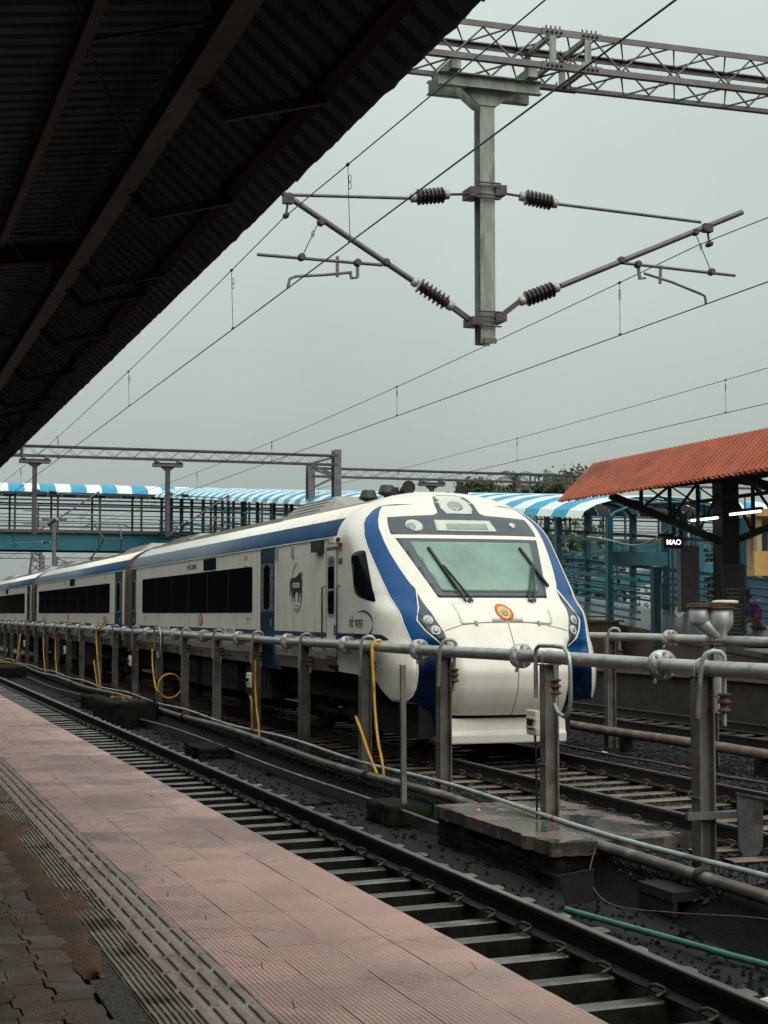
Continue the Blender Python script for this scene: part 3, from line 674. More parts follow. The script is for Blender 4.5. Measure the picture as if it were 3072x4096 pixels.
def corrugated_roof(y0, y1, parent):
    g = G()
    for k in range(9):
        x = -1.05 + k * .26
        z = 3.05 + .80 * max(0, 1 - (abs(x) / 1.62) ** 2) ** (1 / 2.2)
        g.box(TC + x - .05, TC + x + .05, y0, y1, z - .05, z + .028)
    part('roof_ribs', g, 'roofgrey', parent)['kind'] = 'stuff'
def gangway(y0, y1, parent):
    g = G(); pr = [(-1.54, .95)] + [(x * .955, z - .05) for x, z in prof[4:]]; full = pr + [(-x, z) for x, z in pr[::-1]]
    n = 7
    for k in range(n):
        a = y0 + (y1 - y0) * k / n; b = y0 + (y1 - y0) * (k + .82) / n; g.prism(full, lambda p, q, t: (TC + p, t, q), a, b)
    g.prism([(x * .96, z) for x, z in full], lambda p, q, t: (TC + p, t, q), y0 - .05, y1 + .05)
    return part('gangway', g, 'gang', parent)

# --- driving coach details
body('body', 23.4, 42.2, drv); underframe(drv, 23.2, 42.2, (25.2, 38.6)); gutter(23.35, 42.1, drv); corrugated_roof(28.6, 42.0, drv)
window_band(28.79, 40.5, drv, 6)
plug_door(27.16, 28.13, drv); plug_door(41.46, 42.12, drv)
g = G(); g.prism([(27.16, 1.04), (28.10, 1.04), (28.10, 1.02), (26.72, 1.0), (27.05, 1.25), (27.16, 1.5)], lambda a, b, t: (SX + t, a, b), .02, -.05); part('door_step', g, 'door', drv)
# crew door with rails
cdr = sidep('crew_door', rr(rect(23.33, 23.92, 1.27, 2.98), .03), 'lampd', drv, .012); sidep('door_leaf', rect(23.37, 23.88, 1.30, 2.92), 'white', cdr, .016)
wf = sidep('window_frame', rr(rect(23.42, 23.83, 1.90, 2.84), .10), 'inkgrey', cdr, .021); sidep('window_pane', rr(rect(23.47, 23.78, 1.95, 2.68), .06), 'glassd', cdr, .024); sidep('window_bar', rect(23.47, 23.78, 2.30, 2.335), 'inkgrey', cdr, .027)
for k in range(4): sidep('louvre', rect(23.50, 23.75, 2.70 + k * .028, 2.715 + k * .028), 'ink', cdr, .024)
for yy in (23.22, 24.02):
    g = G(); g.tube([(SX, yy, 1.40), (SX - .05, yy, 1.42), (SX - .05, yy, 2.36), (SX, yy, 2.38)], .016, 8); part('grab_rail', g, 'steeld', drv)
sidep('door_sill', rect(23.36, 23.90, 1.17, 1.265), 'steel', drv, .05); sidep('lock_plate', rect(23.40, 23.47, 1.62, 1.78), 'navy', drv, .022)
sidep('step_hole', rect(23.28, 23.52, 1.08, 1.18), 'black', drv, .004)
# cab side window on the tapering skin
def Sside(y, z, off=0.):
    W = Wz(z); p, D = pD(z); ys = Yc(z) + D
    if y >= ys: return (TC - W - off, y, z)
    c = 1 - (y - Yc(z)) / D; x = W * (max(0, 1 - c * c)) ** (1 / p); return (TC - x - off, y - off * .6, z)
patch('cab_window', rr([(22.66, 2.80), (22.42, 2.875), (22.28, 2.88), (21.62, 2.115), (22.30, 2.20), (22.48, 2.27)], .05), .006, 'glassd', drv, .1, Sside, .02)
# lettering beside the crew door
def text_on(name, body_, y, z, size, m, sx=1.):
    o = text(name, body_, 0, 0, size, m, drv, sx)
    for v in o.data.vertices: q = Sside(y + v.co.y, z + v.co.z, .007); v.co = q
    return o
text_on('name_lettering', '\u0935\u0902\u0926\u0947 \u092d\u093e\u0930\u0924', 22.40, 1.80, .20, 'inkblue', 1.0)
text_on('small_lettering', 'EXPRESS', 22.25, 1.62, .075, 'inkgrey')
def stripe_on(name, pts, m):
    g = G(); g.tube([Sside(y, z, .002) for y, z in pts], .008, 5); return part(name, g, m, drv)
sw = []
for k in range(30):
    t = k / 29; a = R(115 - 205 * t); sw.append((22.12 - .50 * math.cos(a) - .02, 1.80 + .19 * math.sin(a)))
g = G(); n = len(sw)
vs = []; 
for k, (yy, zz) in enumerate(sw):
    t = k / (n - 1); wd = .004 + .018 * math.sin(math.pi * t); vs += [Sside(yy, zz + wd, .006), Sside(yy, zz - wd, .006)]
g.add(vs, [(2 * k, 2 * k + 1, 2 * k + 3, 2 * k + 2) for k in range(n - 1)]); part('swoosh', g, 'inkblue', drv)
for z0, m in ((1.655, 'orange'), (1.622, 'pgreen')):
    g = G(); g.add([Sside(22.68, z0, .006), Sside(22.46, z0, .006), Sside(22.46, z0 + .022, .006), Sside(22.68, z0 + .022, .006)], [(0, 1, 2, 3)]); part('flag_mark', g, m, drv)
# navy stripe carried on along the nose side
g = G(); ys_ = np.linspace(23.42, 21.15, 24); vs = []
for yy in ys_: vs += [Sside(yy, 1.58, .004), Sside(yy, 1.66 if yy > 21.3 else 1.58 + .08 * (yy - 21.1) / .2, .004)]
g.add(vs, [(2 * k, 2 * k + 1, 2 * k + 3, 2 * k + 2) for k in range(23)]); part('side_stripe', g, 'navy', drv)
# animal emblem in an oval outline
lg = G(); ov = []
for k in range(61):
    a = 2 * math.pi * k / 60; rz = .41 + .0 * math.cos(a); ov.append((25.68 + .30 * math.cos(a) * (1.12 if abs(math.sin(a)) < .75 else .92), 2.38 + rz * math.sin(a)))
lg.tube([(SX - .004, a, b) for a, b in ov], .006, 5); lion = part('oval_outline', lg, 'inkgrey', drv)
LION = [(25.33, 2.60), (25.36, 2.55), (25.34, 2.48), (25.33, 2.42), (25.36, 2.33), (25.35, 2.25), (25.39, 2.17), (25.42, 2.13), (25.47, 2.13), (25.44, 2.20), (25.46, 2.28), (25.52, 2.30), (25.54, 2.22), (25.56, 2.14), (25.62, 2.14), (25.60, 2.23), (25.61, 2.31), (25.72, 2.31), (25.80, 2.25), (25.79, 2.15), (25.85, 2.15), (25.87, 2.26), (25.95, 2.22), (25.96, 2.14), (26.02, 2.14), (26.01, 2.27), (26.05, 2.36), (26.08, 2.30), (26.12, 2.24), (26.15, 2.25), (26.12, 2.36), (26.14, 2.46), (26.08, 2.53), (25.98, 2.545), (25.80, 2.55), (25.62, 2.59), (25.50, 2.63), (25.43, 2.64)]
sidep('animal_emblem', [(y, z) for y, z in LION], 'ink', drv, .005)
sidep('emblem_window', rect(25.52, 25.92, 2.385, 2.465), 'white', drv, .0065); text('emblem_letters', 'M  II  N', 25.72, 2.425, .06, 'ink', drv, 1.4, .0085)
for k, t_ in enumerate(('\u0935\u0902\u0926\u0947 \u092d\u093e\u0930\u0924', 'MAKE IN INDIA')): text('emblem_caption', t_, 25.68, 2.085 - .065 * k, .05, 'inkgrey', drv, 1.2)
# marks, number, displays
flag(23.08, 2.90, drv); flag(29.2, 2.95, drv)
text('fleet_number', '\u092d\u093e \u0930\u0947 I.R. 225360', 34.35, 2.955, .155, 'ink', drv, .95)
sidep('side_display', rr(rect(31.89, 33.07, 2.85, 3.085), .02), 'tv', drv, .012)
text('stripe_lettering', 'INDIAN RAILWAYS', 37.48, 1.62, .10, 'inkgrey', drv, 1.2); 
for a, b in ((36.78, 38.19), (30.16, 31.14)): sidep('stripe_label', rect(a, b, 1.565, 1.68), 'white', drv, .004)
text('stripe_lettering', '\u092d\u093e\u0930\u0924\u0940\u092f \u0930\u0947\u0932', 30.65, 1.62, .12, 'inkgrey', drv, 1.2)
e = sidep('side_emblem', [(33.35 + .22 * math.cos(a), 1.83 + .13 * math.sin(a)) for a in np.linspace(0, 2 * math.pi, 24, endpoint=False)], 'red', drv, .005); sidep('emblem_disc', [(33.35 + .15 * math.cos(a), 1.83 + .09 * math.sin(a)) for a in np.linspace(0, 2 * math.pi, 20, endpoint=False)], 'emb', drv, .0075)
for yy, zz in ((29.1, 1.86), (40.1, 1.86)): text('safety_lettering', 'NEXT STOP', yy, zz, .07, 'orange', drv); text('safety_lettering', 'RAIL', yy, zz - .08, .06, 'inkgrey', drv)
text('door_lettering', 'AUTOMATIC', 23.68, 3.045, .06, 'inkgrey', drv)
for yy, zz in ((26.98, 2.99), (25.92, 2.98)): sidep('warning_lamp', rr(rect(yy - .05, yy + .05, zz - .10, zz + .10), .03), 'inkgrey', drv, .03); 
sidep('camera_box', rect(24.07, 24.50, 2.92, 3.10), 'black', drv, .10)
g = G(); g.box(SX - .13, SX, 23.10, 23.34, 3.02, 3.11); cbx = part('camera', g, 'box', drv); g = G(); g.lathe((SX - .07, 23.10, 3.065), (0, -1, 0), [(0, .035), (.02, .035)], 12); part('lens', g, 'black', cbx)
acbox(26.5, 29.4, drv); acbox(37.9, 41.6, drv, .16)
# roof ventilators and horns
for x, y, z in ((TC - .45, 25.45, 3.88), (TC - .02, 25.75, 4.0)):
    g = G(); g.lathe((x, y, z - .12), (0, 0, 1), [(0, .06), (.07, .06), (.10, .15), (.12, .165), (.14, .15), (.24, .115), (.255, .10)], 20); part('roof_ventilator', g, 'black', drv)
for x, y, z in ((TC + .0, 24.7, 4.02), (TC + .62, 23.9, 3.90)):
    g = G(); g.lathe((x, y + .3, z), (0, -1, 0), [(0, .035), (.12, .04), (.24, .075), (.30, .115), (.31, .115), (.29, .08)], 18); g.box(x - .05, x + .05, y + .12, y + .3, 3.74, z)
    g.lathe((x - .2, y + .3, z - .06), (0, -1, 0), [(0, .03), (.12, .035), (.2, .07), (.21, .07)], 14); g.box(x - .24, x - .02, y + .14, y + .26, z - .12, z - .05)
    part('horn', g, 'black', drv)

for yy in (24.62, 26.9, 28.42, 40.85):
    g = G(); g.box(SX - .003, SX + .01, yy - .004, yy + .004, 1.26, 3.10); part('panel_seam', g, 'inkgrey', drv)
for k in range(9):
    g = G(); g.box(SX - .006, SX + .01, 29.2 + k * 1.35, 29.32 + k * 1.35, 1.13, 1.17); part('skirt_latch', g, 'under', drv)

# --- following coaches
def coach(y0, y1, label, mirror=False):
    t = thing('train_coach', label, 'train coach', (TC, (y0 + y1) / 2, 0), 'coaches of the white train')
    body('body', y0, y1, t); underframe(t, y0, y1, (y0 + 3.6, y1 - 3.6)); gutter(y0 + .1, y1 - .1, t); corrugated_roof(y0 + 5, y1 - 5, t)
    window_band(y0 + 2.6, y1 - 1.5, t, 8); plug_door(y0 + .40, y0 + 1.58, t); plug_door(y1 - .75, y1 - .06, t)
    sidep('side_display', rect(y0 + 10.15, y0 + 11.35, 2.88, 3.10), 'tv', t, .012); text('fleet_number', 'I.R. 225361' if y0 < 50 else 'I.R. 225362', y0 + 12.6, 2.98, .15, 'inkgrey', t, .95)
    flag(y0 + 3.4, 2.95, t); flag(y1 - 1.4, 2.95, t)
    for a in (y0 + 5.1, y0 + 16.6): sidep('stripe_label', rect(a, a + 1.1, 1.565, 1.68), 'white', t, .004)
    sidep('side_emblem', [(y0 + 11.7 + .2 * math.cos(a), 1.83 + .13 * math.sin(a)) for a in np.linspace(0, 2 * math.pi, 20, endpoint=False)], 'red', t, .005)
    acbox(y0 + 1.2, y0 + 5.2, t, .2); acbox(y1 - 5.2, y1 - 1.0, t, .2)
    return t
c2 = coach(43.3, 65.5, 'white train coach with long dark window band coupled behind the driving coach'); gangway(42.2, 43.3, c2)
c3 = coach(66.8, 89.0, 'rearmost white train coach in view, cut off by the picture edge'); gangway(65.5, 66.8, c3)
# pantograph folded on the second coach
g = G()
for s in (-1, 1):
    g.tube([(TC + s * .5, 57.6, 3.95), (TC + s * .3, 55.9, 4.55)], .03, 6); g.tube([(TC + s * .3, 55.9, 4.55), (TC + s * .45, 57.3, 5.12)], .022, 6)
    g.tube([(TC + s * .5, 57.6, 3.8), (TC + s * .5, 57.6, 3.97)], .06, 8)
g.tube([(TC - .85, 57.3, 5.02), (TC - .6, 57.3, 5.14), (TC + .6, 57.3, 5.14), (TC + .85, 57.3, 5.02)], .025, 6); g.tube([(TC - .5, 57.6, 3.95), (TC + .5, 57.6, 3.95)], .03, 6); g.tube([(TC - .3, 55.9, 4.55), (TC + .3, 55.9, 4.55)], .03, 6)
part('pantograph', g, 'steeld', c2)

# ------------------------------------------------------------------ watering pipeline beside the train
FX, FZ = 6.89, 1.495
POSTS = [8.97, 12.12, 15.27, 18.38, 21.53, 24.72, 27.92, 31.12, 34.31, 37.35, 40.67, 43.9, 46.9, 50.5, 53.63, 56.86, 60.16, 63.5, 66.8, 70.1, 73.4, 76.7, 80, 83.3]
FLANGES = [9.65, 12.83, 16.0, 19.26, 22.38, 25.71, 29.21, 32.33, 35.43, 38.86, 42.31, 44.9, 48.0, 51.4, 54.7, 58.0, 61.3, 64.6, 68, 71.2, 74.5]
def h_post(h, b=.15, t=.016):
    g = G(); hb = b / 2
    g.box(-hb, -hb + t, -hb, hb, 0, h); g.box(hb - t, hb, -hb, hb, 0, h); g.box(-hb + t, hb - t, -t / 2, t / 2, 0, h); g.box(-hb - .02, hb + .02, -hb - .02, hb + .02, h, h + .012)
    return g.mesh('post', ['post'])
def saddle_mesh(r):
    g = G(); pts = [(-r - .008, 0, -r - .03)] + [((r + .008) * math.cos(a), 0, (r + .008) * math.sin(a)) for a in np.linspace(math.pi, 0, 13)] + [(r + .008, 0, -r - .03)]
    g.tube(pts, .009, 6)
    for s in (-1, 1): g.lathe((s * (r + .008), 0, -r - .05), (0, 0, 1), [(0, .016), (.02, .016)], 6)
    return g.mesh('clamp', ['galv'])
def flange_mesh(r):
    g = G(); R_ = r * 2.0
    for y in (-.034, .012): g.lathe((0, y, 0), (0, 1, 0), [(-.001, r * 1.02), (0, R_), (.022, R_), (.023, r * 1.02)], 26)
    g.lathe((0, -.012, 0), (0, 1, 0), [(0, R_ * .94), (.024, R_ * .94)], 22)
    for k in range(8):
        a = 2 * math.pi * (k + .5) / 8; x, z = R_ * .78 * math.cos(a), R_ * .78 * math.sin(a)
        g.lathe((x, -.058, z), (0, 1, 0), [(0, .016), (.024, .018), (.025, .011), (.092, .011), (.093, .018), (.112, .016)], 6)
    g.lathe((0, 0, -R_ - .05), (0, 0, 1), [(0, .012), (.01, .02), (.05, .016)], 8)
    return g.mesh('flange', ['pipe'])
def valve_mesh():
    g = G(); g.lathe((0, 0, -.065), (0, 0, -1), [(0, .022), (.06, .022), (.14, .022)], 10)
    g.mi = 1
    g.lathe((0, 0, -.20), (0, 0, -1), [(0, .03), (.008, .058), (.022, .058), (.03, .036), (.06, .034), (.066, .058), (.085, .058), (.092, .036), (.13, .036), (.136, .056), (.155, .056), (.165, .03)], 14)
    g.bar((0, 0, -.26), (-.12, 0, -.215), .018, .012); g.lathe((-.02, -.05, -.27), (0, 1, 0), [(0, .02), (.1, .02)], 8)
    g.mi = 0; g.tube([(0, 0, -.36), (0, 0, -.47)], .018, 8)
    return g.mesh('valve', ['galv', 'rust'])
def gooseneck(kind):
    g = G()
    if kind == 0:      # short hook over the pipe, long leg hanging on the platform side
        g.tube([(.05, -.10, .02), (.05, -.10, .10), (.02, -.09, .135), (-.04, -.07, .145), (-.09, -.04, .12), (-.115, -.02, .06), (-.12, 0, -.06), (-.12, .05, -.42)], .021, 10)
    else:              # big loop: over the top, down on the far right, U-bend up to the valve
        g.tube([(-.10, .12, -.42), (-.10, .12, .02), (-.10, .10, .09), (-.10, .02, .125), (-.10, -.35, .13), (-.10, -.62, .12), (-.10, -.74, .05), (-.10, -.78, -.06), (-.10, -.78, -.40), (-.10, -.74, -.52), (-.10, -.62, -.57), (-.10, -.47, -.54), (-.10, -.38, -.46)], .022, 10)
    return g.mesh('gooseneck', ['galv'])
def pipeline(name, label, X, Z, posts, flanges, y0, y1, r, ground, bigloops=()):
    t = thing(name, label, 'pipeline', (X, posts[0], ground), 'watering pipelines between the tracks')
    g = G(); g.tube([(X, y, Z + .006 * math.sin(y * .9)) for y in np.arange(y0, y1, 1.0)], r, 20); part('pipe', g, 'pipe', t)
    pmh = h_post(Z - r - ground - .012); sm = saddle_mesh(r); fm = flange_mesh(r); vm = valve_mesh(); gm = [gooseneck(0), gooseneck(1)]
    for y in posts:
        a = put('post', pmh, t, (X, y, ground), (0, 0, random.gauss(0, .03)))
        put('clamp', sm, t, (X, y, Z))
        big = any(abs(y - b) < .5 for b in bigloops)
        put('gooseneck', gm[1 if big else 0], t, (X, y - (.0 if big else .18), Z), (0, 0, random.gauss(0, .05)))
        put('valve', vm, t, (X - (.10 if big else 0), y - (.38 if big else .36), Z))
        if random.random() < .7:
            g = G(); pts = [(X - .09 + .025 * math.cos(q), y + .05, .42 + .03 * math.sin(q)) for q in np.linspace(0, 5.2, 10)]
            g.tube(pts, .006, 5); g.tube([(X - .085, y - .085, .40), (X - .085, y + .085, .40)], .006, 5); part('hook', g, 'steel', t)
    for y in flanges: put('flange', fm, t, (X, y, Z), (0, random.uniform(0, .8), 0))
    return t
pl1 = pipeline('water_pipeline', 'long grey steel watering pipe on posts running in front of the train', FX, FZ, POSTS, FLANGES, 4, 92, .067, -.5, (15.27, 37.35))
pl2 = pipeline('water_pipeline', 'grey watering pipe on posts beyond the nose of the train', 11.8, 1.575, [14.2, 17.4, 20.5, 23.75, 26.95, 30.2], [18.5, 21.7, 24.95, 28.2], 8, 60, .067, -.4, ())
# twin-cup standpipe on the second pipeline
sp = thing('standpipe', 'grey twin cup standpipe head with rusty rims behind the pipe', 'standpipe', (11.72, 20.15, .6))
g = G(); g.tube([(11.72, 20.15, .55), (11.72, 20.15, 1.62)], .068, 16); part('riser', g, 'pipe', sp)
g = G(); g.lathe((11.72, 20.15, 1.50), (0, 0, 1), [(0, .07), (.002, .165), (.03, .165), (.031, .15), (.05, .165), (.075, .165), (.078, .06)], 22); part('flange', g, 'rust', sp)
g = G(); g.lathe((11.76, 20.12, 1.57), (0, 0, 1), [(0, .075), (.10, .08), (.20, .15), (.26, .165), (.46, .165), (.47, .14)], 22); g.lathe((11.52, 20.30, 1.80), (0, 0, 1), [(-.04, .05), (0, .13), (.05, .155), (.24, .155), (.25, .13)], 20); g.tube([(11.55, 20.28, 1.83), (11.66, 20.2, 1.72), (11.74, 20.14, 1.62)], [.12, .11, .08], 14); part('cups', g, 'pipe', sp)
for x, y, z in ((11.76, 20.12, 2.03), (11.52, 20.30, 2.05)):
    g = G(); g.lathe((x, y, z - .01), (0, 0, 1), [(0, .15), (.001, .205), (.022, .205), (.023, .18), (.035, .19), (.06, .19), (.062, .15)], 22); part('rim', g, 'rust', sp)
g = G(); g.lathe((11.80, 20.08, 2.095), (0, 0, 1), [(0, .17), (.01, .19), (.04, .18), (.05, .12)], 20); part('lid', g, 'box', sp)

# yellow hoses hanging on the pipeline
def smooth(pts, n=6):
    pts = [Vector(p) for p in pts]; out = []
    for i in range(len(pts) - 1):
        p0 = pts[max(i - 1, 0)]; p1 = pts[i]; p2 = pts[i + 1]; p3 = pts[min(i + 2, len(pts) - 1)]
        for k in range(n):
            t = k / n; out.append(.5 * ((2 * p1) + (p2 - p0) * t + (2 * p0 - 5 * p1 + 4 * p2 - p3) * t * t + (3 * p1 - p0 - 3 * p2 + p3) * t ** 3))
    out.append(pts[-1]); return out
def hose(paths, label, r=.021):
    t = thing('hose', label, 'hose', tuple(paths[0][-1]), 'yellow hoses on the pipeline')
    for p in paths: g = G(); g.tube(smooth(p), r, 10); part('hose_length', g, 'yellow', t)
    return t
X_ = 6.74
def yz(l, x=X_): return [(x, a, b) for a, b in l]
h = hose([[(6.93, 20.85, 1.50), (6.89, 20.86, 1.585), (6.80, 20.84, 1.56)] + yz([(20.82, 1.43), (20.75, 1.08), (20.69, .66), (20.56, .26), (20.39, 0), (20.30, -.2)], 6.76), yz([(21.36, .52), (21.12, .35), (20.82, .10), (20.59, -.06), (20.39, -.19)], 6.70)], 'nearest yellow hose, looped over the pipe with a second loose length beside it')
g = G(); g.lathe((6.765, 20.82, 1.37), (0, 0, 1), [(0, .026), (.1, .026)], 10); part('binding', g, 'gold', h)
hose([yz([(27.34, 1.14), (27.36, .76), (27.27, .39), (27.11, .06), (27.02, -.2)]), [(6.74, 27.74, .49), (6.74, 27.62, .42), (6.74, 27.6, .2), (6.75, 27.58, -.1)]], 'yellow hose hanging straight beside a cream box, below the blue coach door')
cl = [(6.74, 37.28, 1.14), (6.74, 37.17, .77), (6.73, 36.6, .40)] + [(6.82 - .29 * math.cos(a), 35.9 - .1 * k / 24, .345 + .27 * math.sin(a)) for k, a in enumerate(np.linspace(math.pi * .05 - .3, math.pi * .05 - .3 + 2 * math.pi * 1.02, 25))]
cl = [(6.66, 37.0, 1.14), (6.655, 36.9, .77), (6.64, 36.6, .45), (6.62, 36.2, .25)] + [(6.86 + .27 * math.cos(a), 35.9 - .004 * k, .33 + .27 * math.sin(a)) for k, a in enumerate(np.linspace(math.pi * 1.15, math.pi * 3.1, 26))]
hose([cl], 'yellow hose rolled into an open round coil under the pipe')
hose([[(6.93, 46.0, 1.50), (6.89, 46.02, 1.585), (6.79, 46.2, 1.53)] + yz([(46.4, 1.40), (46.37, 1.06), (46.07, .60), (45.75, .19), (45.60, -.2)]), yz([(46.88, .60), (46.50, .24), (46.12, -.15)])], 'yellow hose looped over the pipe beside a short upright board')
hose([yz([(56.13, 1.12), (56.07, .56), (55.75, .10), (55.54, -.2)])], 'yellow hose, first beyond the upright board, hanging to the ground')
hose([yz([(59.81, 1.05), (59.57, .47), (58.94, -.2)])], 'yellow hose, second beyond the upright board, hanging to the ground')
hose([[(6.7, 67.6, 1.12), (6.6, 67.3, .62), (6.5, 66.7, .2), (6.4, 66.9, -.02), (6.2, 68.8, -.1), (6.1, 71, -.12), (6.3, 71.5, -.1), (6.45, 69.5, -.08)]], 'yellow hose lying in a flat loop on the ground at the picture edge')

# cream switch boxes on the posts
def switch_box(y, z, label, x=6.72):
    t = thing('switch_box', label, 'switch box', (x, y, z), 'cream switch boxes on the pipeline posts')
    g = G(); g.box(-.03, .03, -.12, .12, -.13, .13); me = g.mesh('housing', ['box']); o = put('housing', me, t, (x, y, z)); md = o.modifiers.new('b', 'BEVEL'); md.width = .018; md.segments = 3
    for dz in (-.04, .05): g = G(); g.box(x - .045, x - .028, y - .13, y + .1, z + dz - .012, z + dz + .004); part('lip', g, 'box', t)
    g = G(); g.box(x - .042, x - .03, y - .055, y + .03, z - .06, z + .03); g.box(x - .036, x - .03, y + .06, y + .085, z - .03, z + .035); part('socket', g, 'black', t)
    g = G(); g.tube([(x + .02, y, z - .12), (x + .04, y + .02, z - .35), (x + .05, y + .03, z - .9), (x + .05, y + .03, -.4)], .012, 6); part('cable', g, 'black', t)
switch_box(15.30, .83, 'cream switch box on a post in front of the train nose')
switch_box(27.72, .78, 'cream switch box next to a straight yellow hose')
switch_box(40.45, .77, 'cream switch box below the gap between the first two coaches')
switch_box(53.4, .76, 'cream switch box in front of the second coach')
switch_box(66.3, .75, 'small far cream switch box at the end of the second coach')

# upright boards on the pipe, stick marker, slab, blocks, low pipes
for y, h_, l_ in ((46.32, .36, 'light brown wooden board standing upright on the pipe, larger one'), (61.65, .32, 'small brown wooden board standing upright on the pipe further off')):
    g = G(); g.box(6.94, 6.97, y - .13, y + .13, 1.40, 1.52 + h_); g.box(6.91, 6.94, y - .15, y + .15, 1.38, 1.43); tag(part('wooden_board', g, 'wood'), l_, 'board')
def wob(p, q, n, amp):
    p = Vector(p); q = Vector(q); return [p.lerp(q, k / n) + Vector((random.gauss(0, amp), 0, random.gauss(0, amp))) for k in range(n + 1)]
t = thing('stick_marker', 'thin dark upright stick set in a small concrete foot before the train nose', 'marker post', (6.3, 18.17, -.5))
g = G(); g.bar((6.30, 18.17, -.45), (6.28, 18.15, 1.34), .06, .06); part('stick', g, 'post', t)
def rock_block(x0, x1, y0, y1, z0, z1, m, j=.02, n=6):
    bm = bmesh.new(); bmesh.ops.create_cube(bm, size=1); bmesh.ops.subdivide_edges(bm, edges=bm.edges[:], cuts=n, use_grid_fill=True)
    for v in bm.verts:
        v.co = Vector((x0 + (v.co.x + .5) * (x1 - x0), y0 + (v.co.y + .5) * (y1 - y0), z0 + (v.co.z + .5) * (z1 - z0))) + Vector((random.gauss(0, j), random.gauss(0, j), random.gauss(0, j * .35)))
    me = bpy.data.meshes.new('block'); [setattr(f, 'smooth', True) for f in bm.faces]; bm.to_mesh(me); bm.free(); me.materials.append(M[m]); return me
put('foot', rock_block(6.02, 6.55, 17.9, 18.75, -.56, -.30, 'moss', .012, 4), t)
# big slab: top with ragged rim and a crack, mossy sides
sl = thing('concrete_slab', 'wet cracked concrete slab with mossy side at the foot of a pipeline post', 'slab', (6.9, 15, -.56))
def ragged(y0, y1, x0, x1, n, j):
    a = [(x0 + random.gauss(0, j), y0 + (y1 - y0) * k / n) for k in range(n)]; b = [(x0 + (x1 - x0) * k / n, y1 + random.gauss(0, j)) for k in range(n)]
    c = [(x1 + random.gauss(0, j * 2), y1 + (y0 - y1) * k / n) for k in range(n)]; d_ = [(x1 + (x0 - x1) * k / n, y0 + random.gauss(0, j)) for k in range(n)]
    return a + b + c + d_
pa = ragged(13.5, 16.6, 6.1, 7.62, 22, .016)
g = G(); g.prism(pa, lambda a, b, t: (a, b, t), -.26, -.135); part('slab_top', g, 'concrete', sl)
put('slab_side', rock_block(6.13, 7.5, 13.55, 16.55, -.66, -.20, 'moss', .010, 14), sl)
for pts in ([(7.62, 14.0), (7.45, 14.35), (7.38, 14.7), (7.22, 15.1), (7.25, 15.5)], [(7.62, 15.4), (7.4, 15.55), (7.25, 15.5)]):
    g = G(); n = len(pts); vs = []
    for k, (a, b) in enumerate(pts): w_ = .018 * (1 - .6 * k / n); vs += [(a - w_, b, -.1335), (a + w_, b + .01, -.1335)]
    g.add(vs, [(2 * k, 2 * k + 1, 2 * k + 3, 2 * k + 2) for k in range(n - 1)]); part('crack', g, 'under', sl)
for args, l_ in (((5.55, 6.55, 35.6, 38.6, -.6, -.02), 'mossy dark concrete block beside the low pipes with leaves on top'), ((5.5, 6.5, 63.5, 68, -.6, -.12), 'distant mossy block with a yellow hose lying over it'), ((5.75, 6.35, 27.3, 28.6, -.6, -.36), 'low flat mossy block in the drain beside the track'), ((5.9, 6.4, 42.0, 43.4, -.6, -.2), 'dark mossy lump in the drain beyond the concrete block')):
    tag(put('concrete_block', rock_block(*args, 'moss', .02, 6)), l_, 'block', 'mossy blocks in the drain')
# low pipes along the drain
g = G(); g.tube([(6.60, 4, -.185)] + [(6.60 + random.gauss(0, .004), y, -.185 + random.gauss(0, .003)) for y in np.arange(6, 13.5, 1.1)] + [(6.6, 13.6, -.185)], .055, 14)
lp = thing('low_pipe', 'brown low pipe along the drain with couplings', 'pipe', (6.6, 10, -.3)); part('near_length', g, 'brownpipe', lp)
g = G(); g.tube([(6.6, 16.5, -.18)] + [(6.60 + .05 * math.sin(y * .21), y, -.17 + .03 * math.sin(y * .5)) for y in np.arange(17.5, 92, 1.6)], .055, 14); part('far_length', g, 'brownpipe', lp)
for y in (11.6, 20.3, 26, 33, 41, 50): g = G(); g.lathe((6.60 + .05 * math.sin(y * .21) * (y > 16), y, -.18), (0, 1, 0), [(0, .07), (.01, .076), (.09, .076), (.1, .07)], 16); part('coupling', g, 'rail', lp)
g = G(); g.tube([(6.80 + .03 * math.sin(y * .35), y, -.095 + .025 * math.sin(y * .8)) for y in np.arange(4, 92, .8)], .024, 10); cd = thing('conduit_pipe', 'thin pale conduit running along the ground in front of the posts', 'pipe', (6.8, 10, -.1)); part('conduit', g, 'conduit', cd)
for y in (14.9, 16.0, 19.4, 21.9, 26.4): g = G(); g.lathe((6.80 + .03 * math.sin(y * .35), y, -.095 + .025 * math.sin(y * .8)), (0, 1, 0), [(0, .028), (.05, .028)], 10); part('joint', g, 'redboard' if y in (14.9, 21.9) else 'conduit', cd)
g = G(); g.tube([(6.22 + .05 * math.sin(y * .3), y, -.38 + .03 * math.sin(y * .45)) for y in np.arange(16.4, 60, 1.2)], .024, 8); tag(part('drain_pipe', g, 'brownpipe'), 'thin grey pipe lowest in the drain beside the near track', 'pipe')
g = G(); g.tube([(11.7, y, .06 + .01 * math.sin(y)) for y in np.arange(14, 62, 1.5)], .075, 14); tag(part('rusty_pipe', g, 'rustpipe'), 'rust coloured pipe on the ballast under the second pipeline', 'pipe')
g = G(); g.box(-.08, .08, -.08, .08, -.3, -.01); rest_m = g.mesh('pipe_rest', ['moss'])
for y in np.arange(15, 60, 4): put('pipe_rest', rest_m, bpy.data.objects['rusty_pipe'], (11.7, y, 0))
g = G(); g.tube([(10.57, y, -.1 + .01 * math.sin(y * 2)) for y in np.arange(12, 29, 1)], .02, 8); tag(part('cable_duct', g, 'steeld'), 'thin dark cable duct on the ballast right of the train track', 'pipe')
